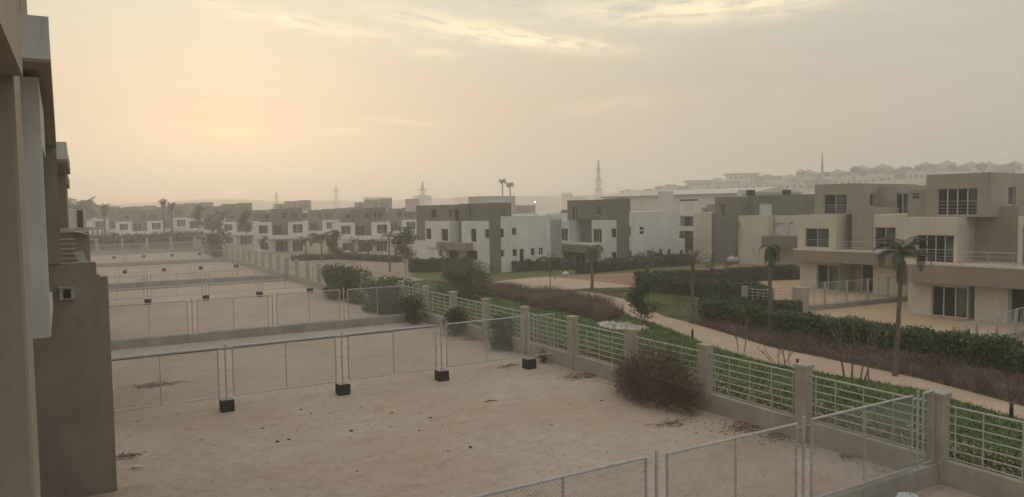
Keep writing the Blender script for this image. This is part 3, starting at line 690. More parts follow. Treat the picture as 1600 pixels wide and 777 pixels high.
# ---- long railing fence with stucco posts
def rail_fence(name, label, p0, d, posts, wall_h, ph, nr, group=None, post_w=.19, zr0=.72, zr1=1.98):
    """posts: distances along direction d from p0"""
    ang = math.atan2(d[1], d[0]); root = thing(name, label, 'fence', (*p0, 0), ang, group)
    for i, s_ in enumerate(posts):
        mb = MB(); w_ = post_w; hh = ph*(1+.01*(hash2(i, 3)-.5))
        mb.box(s_-w_, s_+w_, -w_*.8, w_*.8, -.1, hh-.09); mb.box(s_-w_-.03, s_+w_+.03, -w_*.8-.03, w_*.8+.03, hh-.088, hh)
        mb.build('fence_post', m_stuc, root)
    for i in range(len(posts)-1):
        a, b = posts[i]+post_w, posts[i+1]-post_w
        if wall_h:
            mb = MB(); mb.box(a, b, -.1, .1, -.1, wall_h); mb.build('base_wall', m_stuc, root)
        mb = MB()
        for k in range(nr):
            z = zr0+(zr1-zr0)*k/(nr-1); mb.tube([(a, -.04, z), (b, -.04, z)], .017 if k < nr-1 else .026, 5)
        for u in (.06, .28, .52, .76, .94): x = a+(b-a)*u; mb.tube([(x, -.015, zr0-.1), (x, -.015, zr1)], .019, 4)
        mb.build('railing', m_rail, root)
    return root
PY = [2.5, 6.4, 10.3]+[10.3+3.9*k for k in range(1, 36)]
rail_fence('railing_fence', 'long railing fence of pale bars between stucco posts on a low wall beside the lawn', (XF, 0), (0, 1), PY, .66, 2.28, 7)
rail_fence('railing_fence', 'far cross fence with pale posts in front of the dark hedge at the left', (-2, 146.5), (1, 0), [0.2+3.9*k for k in range(6)], .55, 2.6, 6, zr1=1.7)
# fences of the yards on the right
def G2(px, py): return G(px, py)[:2]
p, q = G2(1163, 478), G2(1250, 487)
dd = (q[0]-p[0], q[1]-p[1]); ln = math.hypot(*dd)
rail_fence('railing_fence', 'short pale railing fence rising above the hedge in front of the second townhouse', p, dd, [0, ln/2, ln], .25, 1.35, 5, post_w=.14, zr0=.35, zr1=1.2)
def yard_fence(label, p, q, n, hh):
    dd = (q[0]-p[0], q[1]-p[1]); ln = math.hypot(*dd); root = thing('yard_fence', label, 'fence', (*p, 0), math.atan2(dd[1], dd[0]), 'fences dividing the townhouse yards')
    mb = MB(); mb.box(0, ln, -.1, .1, -.1, .32); mb.build('base_wall', m_conc, root)
    for i in range(n+1):
        x = ln*i/n; mb = MB(); mb.box(x-.05, x+.05, -.05, .05, .322, hh+.05); mb.build('fence_post', m_rail, root)
        if i < n:
            mb = MB(); a, b = x+.08, x+ln/n-.08
            for pp in (((a, 0, .38), (b, 0, .38)), ((a, 0, hh), (b, 0, hh)), ((a, 0, .38), (a, 0, hh)), ((b, 0, .38), (b, 0, hh)), (((a+b)/2, 0, .38), ((a+b)/2, 0, hh))): mb.tube(pp, .022, 5)
            pn = mb.build('panel_frame', m_galv, root); ms = MB(); k = 0
            for k in range(int((b-a)/.14)):
                u = a+k*.14; ms.tube([(u, 0, .38), (min(b, u+.9), 0, hh)], .004, 3, cap=False); ms.tube([(min(b, u+.9), 0, .38), (u, 0, hh)], .004, 3, cap=False)
            ms.build('wire_mesh', m_galvd, pn)
yard_fence('pale mesh yard fence running from the hedge to the second townhouse', G2(1254, 487), G2(1418, 470), 5, 1.75)
yard_fence('pale mesh yard fence cut off by the lower right edge', (G2(1490, 566)), (G2(1490, 566)[0]+13, G2(1490, 566)[1]+2.2), 5, 1.5)
mb = MB(); a = G2(1251, 488); mb.box(a[0]-.35, a[0]+.35, a[1]-.35, a[1]+.35, -.05, 1.6)
tag(mb.build('gate_pillar', m_stuc), 'squat stucco pillar where the hedge fence meets the yard fence', 'pillar')
# stacked gate frames leaning in front of the unfinished house
root = thing('stacked_gates', 'stack of grey metal gate frames in front of the unfinished white house', 'gates', (*G(745, 412)[:2], 0), R(-35))
for k, (x, ang, w_, hh) in enumerate([(-3.2, .25, 2.6, 1.7), (-2.6, .3, 2.6, 1.7), (0.2, .2, 2.8, 2.0), (.8, .25, 2.6, 1.9), (3.0, .3, 1.6, 1.6)]):
    mb = MB()
    for j in range(6): z = .1+hh*j/5; mb.tube([(x-w_/2, z*ang, z), (x+w_/2, z*ang, z)], .04, 4)
    for j in range(4): u = x-w_/2+w_*j/3; mb.tube([(u, .1*ang, .1), (u, (.1+hh)*ang, .1+hh)], .04, 4)
    mb.build('gate_frame', m_rail, root)

m_swhite = mat('shaded_white_render', (.43, .42, .385), .9, .1, .9, .2, 26, stain=.4)  # shade put into the white: base darkened to offset the bright back sky
# ================================================================== OWN ROW OF HOUSES (left edge)
def rowhouse(name, label):
    return thing(name, label, 'house', (0, 0, 0), 0, 'row houses along the left of the plots')
rt1 = rowhouse('row_house', 'nearest row house wall with louvered grille, at the extreme left edge')
def rb(n, m, root, *a): mb = MB(); mb.box(*a); return mb.build(n, m, root)
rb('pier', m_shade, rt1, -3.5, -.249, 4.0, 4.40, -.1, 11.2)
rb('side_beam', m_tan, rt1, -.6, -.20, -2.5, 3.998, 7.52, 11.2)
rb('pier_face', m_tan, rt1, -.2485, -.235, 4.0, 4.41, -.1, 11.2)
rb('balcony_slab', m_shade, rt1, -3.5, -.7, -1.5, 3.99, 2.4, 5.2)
g_ = MB(); g_.box(-.95, -.53, 3.955, 3.995, 3.9, 5.45)
gr = g_.build('louver_grille', m_shade, rt1); g_ = MB()
for k in range(17): z = 3.95+k*.088; g_.q((-.93, 3.90, z), (-.55, 3.90, z), (-.55, 3.952, z+.06), (-.93, 3.952, z+.06))
g_.build('louver_slat', m_tan, gr)
rt2 = rowhouse('row_house', 'row house with white projecting box under a flat roof slab, second from the left edge')
def sk(n, m, root, x0, x1, y0, y1, z0, z1):      # box with its right side running slightly off the fence line
    mb = MB(); k = -.02; p = lambda x, y: x+k*(y-9.2)
    mb.v += [(q, y, z) for z in (z0, z1) for q, y in ((x0, y0), (p(x1, y0), y0), (p(x1, y1), y1), (x0, y1))]
    for f in ((0, 3, 2, 1), (4, 5, 6, 7), (0, 1, 5, 4), (1, 2, 6, 5), (2, 3, 7, 6), (3, 0, 4, 7)): mb.f.append(f); mb.m.append(0)
    return mb.build(n, m, root)
sk('roof_slab', m_swhite, rt2, -3.5, -.212, 9.2, 9.4, 8.52, 8.96)
sk('roof_slab', m_brown, rt2, -3.5, -.214, 9.401, 20.55, 8.53, 8.95)
sk('box_front', m_swhite, rt2, -3.2, -.34, 10.0, 10.35, 5.5, 8.45)
sk('box_beam', m_swhite, rt2, -.7, -.345, 10.351, 13.1, 7.75, 8.45)
sk('box_base', m_swhite, rt2, -3.2, -.345, 10.351, 13.1, 5.5, 5.75)
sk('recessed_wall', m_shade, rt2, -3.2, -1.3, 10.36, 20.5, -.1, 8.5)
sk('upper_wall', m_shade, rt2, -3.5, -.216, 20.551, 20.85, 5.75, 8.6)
sk('roof_room', m_brown, rt2, -3.5, -.55, 12.5, 16, 8.97, 11.6)
tag(rt2, None, None)
rt3 = thing('party_wall', 'tall grey-brown boundary wall with a small wall lamp, nearest left', 'wall', (0, 20.6, 0))
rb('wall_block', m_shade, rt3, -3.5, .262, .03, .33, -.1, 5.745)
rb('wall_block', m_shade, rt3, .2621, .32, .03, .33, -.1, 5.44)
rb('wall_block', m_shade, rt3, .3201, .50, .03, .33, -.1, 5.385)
lx, lz = -.365, 5.03
lm = thing('wall_lamp', 'small pale square lamp fixed on the tall boundary wall', 'lamp', (lx, 20.55, lz))
mb = MB(); mb.box(-.16, .16, -.05, .07, -.14, .14); lb_ = mb.build('lamp_housing', m_rail, lm)
mb = MB(); mb.box(-.07, .08, -.08, -.051, -.1, .1); mb.build('lamp_lens', m_dark, lm)
mb = MB(); mb.box(-.18, .18, -.11, .06, .141, .165); mb.build('lamp_cap', m_rail, lm)
rt4 = rowhouse('row_house', 'third row house with white roof edge and railed balcony, seen edge-on')
rb('roof_slab', m_swhite, rt4, -3.5, -.28, 24.5, 26.2, 8.47, 8.95); rb('roof_slab', m_brown, rt4, -3.5, -.30, 26.201, 34, 8.48, 8.94)
rb('box_front', m_swhite, rt4, -3.2, -.62, 26.0, 26.4, 5.2, 8.4)
rb('end_wall', m_shade, rt4, -3.5, -.45, 33, 33.5, -.1, 8.47); rb('recessed_wall', m_shade, rt4, -3.5, -1.4, 26.41, 32.99, -.1, 8.46)
rb('balcony_wall', m_brown, rt4, -1.39, .20, 27.2, 32.9, 5.0, 6.35)
mb = MB(); mb.q((-.5, 26.9, 6.5), (.12, 26.9, 6.28), (.18, 27.15, 6.28), (-.44, 27.15, 6.5)); mb.q((-.25, 26.9, 5.75), (.0, 26.9, 5.75), (.25, 26.9, 5.05), (-.05, 26.9, 5.05)); mb.build('leaning_board', m_swhite, rt4)
mb = MB()
for z in (5.55, 5.7, 5.85, 6.0, 6.15, 6.4): mb.tube([(-.9, 26.7, z), (-.2, 26.7, z)], .02, 4)
mb.tube([(-.9, 26.72, 6.47), (.58, 26.72, 6.47)], .025, 4)
for x in (.3, .42, .56): mb.tube([(x, 26.72, 6.47), (x, 26.72, 6.0)], .018, 4)
mb.tube([(-.9, 26.72, 5.4), (.3, 26.72, 5.4)], .02, 4)
mb.build('balcony_rail', m_rail, rt4)
rt5 = rowhouse('row_house', 'farthest row house visible as a thin grey sliver')
rb('roof_slab', m_grey, rt5, -3.5, -.5, 42, 50, 8.4, 8.9); rb('wall', m_grey, rt5, -3.5, -.62, 43, 50, -.1, 8.39); rb('chimney', m_grey, rt5, -.9, -.52, 43, 44, 8.91, 9.4)
rt6 = rowhouse('row_house', 'low distant row house end with pale wall and dark opening')
rb('wall', m_far, rt6, -3, .3, 58, 66, -.1, 7.3); rb('opening', m_dark, rt6, -.25, .1, 57.95, 57.99, 5.9, 7.2)

# ================================================================== VEGETATION
def hedge(label, pts, width, hgt, m, n, size, seed, group='clipped hedges of the garden', top_var=.12, blossoms=0, gap=.0):
    """pts: centre line on the ground; leaves scattered through the hedge's volume over a rough twiggy core"""
    rng = random.Random(seed); L_ = [0]
    for i in range(len(pts)-1): L_.append(L_[-1]+math.dist(pts[i], pts[i+1]))
    def at(s_):
        for i in range(len(pts)-1):
            if s_ <= L_[i+1] or i == len(pts)-2:
                t = (s_-L_[i])/(L_[i+1]-L_[i]); a, b = pts[i], pts[i+1]
                d = ((b[0]-a[0])/(L_[i+1]-L_[i]), (b[1]-a[1])/(L_[i+1]-L_[i])); return a[0]+(b[0]-a[0])*t, a[1]+(b[1]-a[1])*t, d
    mb = MB(); k = max(2, int(L_[-1]/.5)); i0 = 0
    for i in range(k+1):
        x, y, d = at(L_[-1]*i/k); w_ = width*.5*(.72+.18*rng.random()); h_ = hgt*(.80+.10*rng.random())
        nx_, ny_ = -d[1], d[0]
        for u, z in ((-w_, -.05), (-w_*.95, h_*.8), (-w_*.5, h_), (w_*.5, h_), (w_*.95, h_*.8), (w_, -.05)): mb.v.append((x+nx_*u, y+ny_*u, z))
    for i in range(k):
        for j in range(5): a = i*6+j; mb.f.append((a, a+6, a+7, a+1)); mb.m.append(0)
    for e in (0, k): mb.f.append(tuple(e*6+j for j in range(6))); mb.m.append(0)
    for _ in range(n):
        s_ = rng.random()*L_[-1]; x, y, d = at(s_); nx_, ny_ = -d[1], d[0]
        cl_ = vnoise(s_*1.1+seed, 3.3); 
        if gap and vnoise(s_*.8+seed*3, 7.7) < gap and rng.random() < .8: continue
        hh = hgt*(1-top_var+2*top_var*cl_+.10*(vnoise(s_*4.3, seed+2)-.5)); r_ = rng.random()
        ww = width*.5*(.92+.25*vnoise(s_*1.7, seed))
        if r_ < .42: u = -ww if rng.random() < .5 else ww; u *= rng.uniform(.8, 1.1); z = rng.uniform(.02, 1.0)*hh
        elif r_ < .9: u = rng.uniform(-ww, ww); z = hh*rng.uniform(.88, 1.06)
        else: u = rng.uniform(-ww, ww); z = hh*rng.uniform(1.0, 1.18)
        mb.leaf((x+nx_*u, y+ny_*u, z), size*rng.uniform(.7, 1.4), rng, m=(2 if blossoms and rng.random() < blossoms else 1), asp=.6)
    return tag(mb.build('hedge', [m_hcore, m, m_blos]), label, 'hedge', group)
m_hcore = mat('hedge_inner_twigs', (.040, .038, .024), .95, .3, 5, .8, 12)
def shrub(name, label, cat, c, r, m, n, size, seed, group=None, core=True, m2=None, f2=0, z0=0, stems=6, asp=.55, parent=None, hollow=.35, core_m=None):
    rng = random.Random(seed); mb = MB(); cx_, cy_, cz_ = c
    root = thing(name, label, cat, (cx_, cy_, z0), 0, group)
    st = MB()
    for k in range(stems):
        t = rng.uniform(0, 6.28); e = rng.uniform(.3, .85)
        st.tube([(rng.uniform(-.08, .08), rng.uniform(-.08, .08), -.05), (r[0]*.3*e*math.cos(t), r[1]*.3*e*math.sin(t), r[2]*.6), (r[0]*.75*e*math.cos(t), r[1]*.75*e*math.sin(t), r[2]*(1.2+.5*rng.random()))], [.03, .02, .006], 4)
    st.build('stems', m_bark, root)
    cl_ = [(rng.uniform(-.62, .62), rng.uniform(-.62, .62), rng.uniform(-.5, .7), rng.uniform(.28, .55)) for _ in range(16)]
    for _ in range(n):
        a = rng.choice(cl_); th_ = rng.uniform(0, 6.283); ph = math.acos(rng.uniform(-1, 1)); q = a[3]*rng.uniform(hollow, 1.05)**.7
        x = (a[0]+q*math.sin(ph)*math.cos(th_))*r[0]; y = (a[1]+q*math.sin(ph)*math.sin(th_))*r[1]; z = (a[2]+q*math.cos(ph))*r[2]+cz_
        if z < .02: z = rng.uniform(.02, .3)
        mb.leaf((x, y, z), size*rng.uniform(.6, 1.4), rng, m=(1 if rng.random() < f2 else 0), asp=asp)
    mb.build('foliage', [m, m2 or m], root)
    return root
def tree(name, label, cat, base, H_, crown, m, n, size, seed, tr=.06, group=None, lean=(0, 0), m2=None, f2=0, trunk_m=None, z=0, nb=7, cz0=.35):
    """tapered trunk, limbs and a crown of leaf clumps at the limb ends; crown=(rx,ry,rz)"""
    rng = random.Random(seed); root = thing(name, label, cat, (*base, z), 0, group); st = MB(); ch = H_-crown[2]
    top = (lean[0], lean[1], H_-crown[2]*.5)
    pts = [(0, 0, -.1), (lean[0]*.2+rng.uniform(-.04, .04)*H_*.2, lean[1]*.2, H_*.25), (lean[0]*.6, lean[1]*.6+rng.uniform(-.03, .03)*H_*.3, H_*.55), top]
    st.tube(pts, [tr, tr*.8, tr*.6, tr*.2], 7); ends = []
    for k in range(nb):
        t = 6.283*k/nb+rng.uniform(-.4, .4); e = rng.uniform(.45, .95); zz = H_-crown[2]*2*(1-(k+.5)/nb*.85); z0_ = max(H_*cz0, zz-crown[2]*.5)
        f = z0_/H_; b0 = (lean[0]*f, lean[1]*f, z0_); en = (lean[0]+crown[0]*e*math.cos(t)*(1-.35*k/nb), lean[1]+crown[1]*e*math.sin(t)*(1-.35*k/nb), min(H_*.97, zz+crown[2]*.3))
        mid = tuple((b0[i]+en[i])/2+(.12*crown[0]*rng.uniform(-1, 1) if i < 2 else .05*H_) for i in range(3))
        st.tube([b0, mid, en], [tr*.45, tr*.3, tr*.1], 5); ends += [en, mid]
    st.build('trunk', trunk_m or m_bark, root); ends.append((lean[0], lean[1], H_*.97))
    if n:
        cr = MB()
        for _ in range(n):
            e = rng.choice(ends); s_ = min(crown)*.42
            cr.leaf((e[0]+rng.gauss(0, s_*.62), e[1]+rng.gauss(0, s_*.62), min(H_*1.03, e[2]+rng.gauss(0, s_*.6))), size*rng.uniform(.6, 1.4), rng, m=(1 if rng.random() < f2 else 0))
        cr.build('crown', [m, m2 or m], root)
    return root
def palm(name, label, base, H_, fl, nf, m, seed, tr=.14, droop=1.0, up_=.6, group='palms of the garden', z=0, lean=(0, 0), bundle=0, mdry=None, leafw=.03, ndry=0, lw=.45):
    rng = random.Random(seed); root = thing(name, label, 'palm tree', (*base, z), 0, group); st = MB()
    pts = [(0, 0, -.1), (lean[0]*.3+.03, lean[1]*.3, H_*.3), (lean[0]*.7-.02, lean[1]*.7, H_*.65), (lean[0], lean[1], H_)]
    rs = [tr*1.35, tr, tr*.9, tr*.85]
    N_ = 14; P_ = []; Rr = []
    for i in range(N_+1):
        t = i/N_*3; k = min(2, int(t)); f = t-k
        P_.append(tuple(pts[k][j]+(pts[k+1][j]-pts[k][j])*f for j in range(3))); Rr.append((rs[k]+(rs[k+1]-rs[k])*f)*(1+.14*(i % 2)))
    st.tube(P_, Rr, 8); st.build('trunk', m_trunk, root)
    def frond(t, el0, L_, dr, mm, dead=False):
        fr = MB(); p = Vector((lean[0], lean[1], H_-.05)); e = el0; d = Vector((math.cos(t), math.sin(t), 0)); K = 11; pp = [p.copy()]
        for k in range(K):
            e -= dr*(.10+.16*k/K)*1.05; e = max(e, -1.5)
            p = p+(d*math.cos(e)+Vector((0, 0, 1))*math.sin(e))*L_/K; pp.append(p.copy())
        fr.tube(pp, [.022*(1-.8*k/K) for k in range(K+1)], 3)
        sd_ = Vector((-math.sin(t), math.cos(t), 0))
        for k in range(1, K+1):
            for j in range(4):
                f = (k-1+j/4+.25); a = pp[k-1].lerp(pp[k], j/4); tan = (pp[k]-pp[k-1]).normalized()
                ll = L_*lw*(math.sin(math.pi*min(1, (f/K)*.88+.12))**.7)*rng.uniform(.8, 1.1)
                for sg in (-1, 1):
                    o = (sd_*sg*rng.uniform(.75, 1)+tan*.7+Vector((0, 0, -.5 if dead else -.25+rng.uniform(-.15, .15)))).normalized()
                    w_ = tan*leafw
                    fr.q(a, a+w_, a+o*ll+w_*.2+Vector((0, 0, -.12*ll)), a+o*ll*.55-w_*.2)
        return fr
    for k in range(nf):
        t = k*2.399+rng.uniform(-.2, .2); ring = k/nf; el0 = up_+.9*(1-ring)-.1
        if bundle: el0 = 1.5-.1*rng.random()-.25*ring
        fr = frond(t, min(1.5, el0), fl*rng.uniform(.8, 1.08), droop*(.6+.7*ring)*(0.25 if bundle else 1), m)
        fr.build('frond', m, root)
    for k in range(ndry):
        t = rng.uniform(0, 6.28); fr = frond(t, -.5-.6*rng.random(), fl*.7, 1.5, mdry, True); fr.build('dry_frond', m_dry, root)
    return root
def hgt(px, yb, yt, D=None):              # height of something standing at ground point (px,yb) whose top is at yt
    x, y = G(px, yb)[:2]; X, Y, Z, Fz = pxdir(px, yt); t = math.hypot(x, y)/math.hypot(X, Y); return H+Z*t
# ---- palms
b = G(1398, 588)[:2]
palm('palm_tree', 'slender palm with curved drooping green fronds in front of the cream townhouses', b, hgt(1398, 588, 400)-.05, 1.55, 14, m_palm, 3, tr=.085, droop=1.45, up_=.95, ndry=4, leafw=.017, lean=(.22, -.1), lw=.30)
b = G(1203, 522)[:2]
palm('palm_tree', 'tall palm with collapsed dark drooping fronds left of the second townhouse', b, hgt(1203, 522, 384), 1.15, 8, m_palm, 5, tr=.10, droop=2.8, up_=-.1, ndry=10, leafw=.02, lw=.25)
b = G(1082, 505)[:2]
palm('palm_tree', 'withered palm with upswept brown dry fronds beside the lawn', b, hgt(1082, 505, 415), 1.35, 16, m_dry, 7, tr=.09, droop=.45, up_=.8, ndry=6, leafw=.014, lw=.2)
b = G(925, 452)[:2]
palm('palm_tree', 'palm with drooping fronds in front of the white house with grey tower', b, hgt(925, 452, 388), 1.7, 10, m_palm, 9, tr=.11, droop=2.2, up_=.1, ndry=6, leafw=.025, lw=.3)
b = G(1011, 432)[:2]
palm('palm_tree', 'bushy palm with raised fronds before the white side wall', b, hgt(1011, 432, 410), 2.0, 16, m_palm, 11, tr=.14, droop=.7, up_=.6, ndry=3, lw=.3)
b = G(609, 425)[:2]
palm('palm_tree', 'thin-stemmed small-crowned palm left of the leafy tree', b, hgt(609, 425, 370), 1.5, 10, m_dry, 13, tr=.1, droop=.8, up_=.6, lw=.3)
b = G(575, 405)[:2]
palm('palm_tree', 'small drooping palm in front of the right-hand pale garden house', b, hgt(575, 405, 378), 2.0, 10, m_palm, 15, tr=.12, droop=1.8, up_=.2)
b = G(503, 408)[:2]
palm('palm_tree', 'small palm between the two nearest pale garden houses', b, hgt(503, 408, 372), 1.8, 10, m_palm, 17, tr=.12, droop=1.2, up_=.4)
b = G(478, 402)[:2]
palm('palm_tree', 'small palm at the right corner of the leftmost pale garden house', b, hgt(478, 402, 375), 1.6, 9, m_palm, 18, tr=.12, droop=1.2, up_=.4)
for (px, yt, D, lab, sd_, hh, fl) in ((163, 338, 150, 'palm with its fronds bundled upright, at far left', 21, 0, 2.9), (255, 326, 150, 'taller of two lopped palms with narrow bundled crowns', 22, 0, 2.2), (268, 331, 152, 'shorter of two lopped palms with narrow bundled crowns', 23, 0, 2.2)):
    x, y, zt = dirat(px, yt, D)
    palm('palm_tree', lab, (x, y), zt, fl, 14, m_palm, sd_, tr=.2, bundle=1, up_=1.3, leafw=.06, lw=.3)
x, y, zt = dirat(126, 330, 175)
palm('palm_tree', 'bushy date palm on the skyline beside the row houses', (x, y), zt, 5.0, 20, m_palm, 24, tr=.3, droop=.9, up_=.5, leafw=.12)
for px, yt, lab, s_ in ((785, 284, 'very tall hazy palm, left of the pair on the skyline', 25), (797, 289, 'very tall hazy palm, right of the pair on the skyline', 26)):
    x, y, zt = dirat(px, yt, 240); palm('palm_tree', lab, (x, y), zt, 1.7, 14, m_palm, s_, tr=.22, droop=1.2, up_=.6, leafw=.15)
# ---- trees
b = G(985, 518)[:2]
tree('orange_blossom_tree', 'small round dark tree with orange blossoms beside the path', 'tree', G(1003, 514)[:2], hgt(1003, 514, 434), (.75, .75, 1.15), m_leafd, 2600, .13, 31, tr=.035, m2=m_leaf, f2=.5, nb=11, cz0=.12)
rng = random.Random(5); mb = MB()
x0b, y0b = G(1003, 514)[:2]

tr_ = [o for o in COL.objects if o.name.startswith('orange_blossom_tree')][0]
for px, py in ((987, 447), (986, 479), (992, 452), (990, 446), (985, 488)):
    X, Y, Z, Fz = pxdir(px, py); t = math.hypot(x0b, y0b)/math.hypot(X, Y)
    for _ in range(12): mb.leaf((X*t-x0b+rng.gauss(0, .06), Y*t-y0b+rng.gauss(0, .06), H+Z*t+rng.gauss(0, .06)), .09, rng)
mb.build('orange_flowers', m_orange, tr_)
TREES = [('leafy_tree', 'leafy green tree in front of the left end of the unfinished white house', 634, 432, 358, 1.3, m_leaf, 1500, .22, 33),
 ('leafy_tree', 'yellow-brown columnar tree between the two nearest pale garden houses', 524, 418, 362, .95, m_leafy, 1300, .24, 34),
 ('slender_tree', 'thin sapling with sparse leaves on the pale sand patch', 860, 455, 395, .6, m_leaf, 160, .16, 35),
 ('slender_tree', 'slender dark tree at the left corner of the leftmost pale garden house', 385, 398, 330, 1.0, m_leaf, 900, .28, 36),
 ('slender_tree', 'slender tree with two leaf clumps, left of the pale garden houses', 347, 398, 333, 1.3, m_leaf, 700, .28, 37),
 ('slender_tree', 'hazy slender tree, leftmost of the row behind the plots', 313, 392, 322, 1.2, m_leaf, 700, .3, 38),
 ('slender_tree', 'hazy slim tree between the slender trees behind the plots', 330, 388, 335, 1.0, m_leaf, 500, .3, 39),
 ('slender_tree', 'small slim tree in front of the leftmost pale garden house', 413, 402, 370, .8, m_leaf, 600, .2, 40),
 ('slender_tree', 'young tree in front of the unfinished house near the gates', 693, 430, 385, .5, m_leaf, 120, .16, 41),
 ('slender_tree', 'small tree near the fence before the second pale garden house', 552, 412, 372, .8, m_leafy, 400, .2, 42),
 ('young_tree', 'young tree on the reddish soil right of the bushy palm', 1112, 442, 398, .6, m_leaf, 200, .17, 44),
 ('young_tree', 'small green sapling beside the white cloth heap', 1138, 436, 407, .5, m_leaf, 200, .15, 45)]
for nm, lab, px, yb, yt, rx, m, n, sz, sd_ in TREES:
    hh = hgt(px, yb, yt); tree(nm, lab, 'tree', G(px, yb)[:2], hh, (rx, rx, min(hh*.36, rx*1.7)), m, n, sz, sd_, tr=.05, group='trees in and behind the garden', nb=8)
# bare trees and twiggy dead shrubs
def bare(label, base, H_, seed, n=4, spread=.35, r=.035, group='bare trees by the path', fan=1, name='bare_tree'):
    rng = random.Random(seed); root = thing(name, label, 'tree' if name == 'bare_tree' else 'shrub', (*base, 0), 0, group); mb = MB()
    def br(p, d, L_, r_, dep):
        q = p+d*L_*.5+Vector((rng.uniform(-1, 1), rng.uniform(-1, 1), 0))*L_*.05; e = p+d*L_
        mb.tube([p, q, e], [r_, r_*.8, r_*.55], 5)
        if dep:
            for _ in range(rng.choice((2, 3))):
                nd_ = (d+Vector((rng.uniform(-1, 1), rng.uniform(-1, 1), rng.uniform(-.1, .7)))*.55).normalized(); s_ = rng.uniform(.4, 1)
                br(p.lerp(e, s_), nd_, L_*rng.uniform(.4, .65), r_*.5, dep-1)
    for k in range(fan):
        d = Vector((rng.uniform(-1, 1)*spread, rng.uniform(-1, 1)*spread, 1)).normalized()
        br(Vector((rng.uniform(-.08, .08)*fan, rng.uniform(-.08, .08)*fan, -.05)), d, H_*.62, r, n)
    mb.build('branches', m_bark, root); return root
bare('forked bare tree leaning right, left of the curved palm', G(1326, 592)[:2], hgt(1326, 592, 482)*1.0, 51, 3, .35, .045, fan=2)
bare('shorter bare forked tree with twigs close to the curved palm', G(1350, 598)[:2], hgt(1350, 598, 490)*.95, 58, 4, .3, .035, fan=3)
bare('leaning bare sapling at the bend of the mulch bed', G(1156, 550)[:2], hgt(1156, 550, 480), 53, 3, .5, .03, fan=2)
bare('low twiggy leafless shrub on the path edge', G(1221, 570)[:2], hgt(1221, 570, 528), 54, 4, .6, .02, fan=7, name='bare_shrub')
# ---- hedges
def GP(*pts): return [G(*p)[:2] for p in pts]
HBc = [(a[0]+.75, a[1]+.1) for a in HBw[:6]]
hedge('long dark hedge between the mulch bed and the townhouse yards', HBc+[(32.2, 10)], 1.1, 1.15, m_leaf if False else mat('long_hedge_leaf', (.075, .110, .042), .6, .3, 1.0, island=.6, spec=.25), 34000, .115, 61, gap=.22)
hedge('hedge behind the short railing fence, left of the second townhouse', GP((1100, 477), (1165, 485), (1250, 492)), 1.1, .75, m_leafd, 4500, .14, 62)
hedge('dark hedge between the lawn and the small left yard', GP((1000, 453), (1060, 460), (1130, 468), (1195, 475)), 1.2, 1.25, m_leafd, 9000, .15, 63)
hedge('straight hedge behind the small yard, left of the second townhouse', GP((1050, 445), (1120, 442), (1190, 438), (1246, 436)), 1.3, 1.1, m_leafd, 8000, .16, 64)
hedge('cube-shaped dark hedge end at the edge of the lawn', GP((1000, 450), (1045, 446)), 1.4, 1.2, m_leafd, 3000, .15, 65)
hedge('ragged dark hedge in front of the white house with grey tower', GP((905, 428), (980, 421), (1075, 414)), 1.4, 1.15, m_leafd, 6500, .2, 66, top_var=.3, gap=.2)
hedge('leafy hedge in front of the white house, right of the gates', GP((800, 425), (862, 422), (900, 421)), 1.2, 1.25, m_leaf, 3800, .2, 67, top_var=.35, gap=.25)
hedge('low dark hedge in front of the unfinished white house', GP((640, 425), (720, 424), (790, 422)), 1.6, 1.3, m_leafd, 4500, .24, 68)
hedge('hazy hedge in front of the pale garden houses', GP((455, 408), (530, 405), (625, 410)), 1.2, .75, m_leaf, 3000, .22, 69)
hedge('dark hedge beyond the far cross fence', [(-3, 151), (20, 152)], 2.5, 2.9, m_leafd, 3500, .35, 70)
# row of bushy trees in front of the tan apartment house
rng = random.Random(77)
BT = ['leftmost dark bushy tree in front of the balcony house', 'second dark bushy tree, at the balcony house corner', 'dark bushy tree in front of the tan wing with no window', 'dark bushy tree at the foot of the grey-brown tower', 'dark bushy tree right of the grey-brown tower', 'dark bushy tree under the tan wing with the small window', 'dark bushy tree below the grey balcony parapet', 'rightmost dark bushy tree, nearest the second townhouse']
for k, lab in enumerate(BT):
    px = 1072+k*23; x, y = G(px, 405-k*.3)[:2]
    shrub('bushy_tree', lab, 'tree', (x, y, 1.6), (2.2, 1.9, rng.uniform(1.5, 2.1)), m_leafd, 1100, .32, 80+k, group='dark bushy trees before the tan apartment house', m2=m_leaf, f2=.3)
# ---- shrubs along the railing fence
SH = [('large_bush', 'large dark bush spilling over the railing fence beyond the second plot wall', (XF-.3, 56.0, 1.0), (1.7, 5.2, 1.75), m_leafd, 11000, .15),
      ('large_bush', 'dark bush between the second plot wall and the large dark bush', (XF-.1, 46.8, .9), (1.6, 4.2, 1.7), m_leafd, 9500, .13),
      ('large_bush', 'dark climbing shrub behind the corner post of the second plot wall', (XF-.9, 41.0, .8), (.9, 1.0, 1.0), m_leafd, 3000, .11),
      ('fence_shrub', 'dark shrub hanging on the railing fence left of the lopped post', (XF-.5, 36.2, .85), (.7, 1.4, 1.0), m_leafd, 3200, .10),
      ('fence_shrub', 'dark pointed shrub on the railing fence above the nearest block feet', (XF-.5, 31.4, .8), (.65, 1.0, 1.05), m_leafd, 2800, .095),
      ('fence_shrub', 'tiny green shrub at the base wall of the railing fence', (XF-.45, 27.6, .3), (.25, .3, .35), m_leaf, 260, .08),
      ('yellow_bush', 'wide yellow-green feathery bush behind the railing fence', (*G(717, 466)[:2], 1.2), (2.6, 3.4, 1.75), m_leafy, 12000, .13),
      ('far_bush', 'dark green bush filling the corner near the fourth plot wall', (17.0, 118, 1.6), (2.6, 5, 2.2), m_leafd, 2200, .28)]
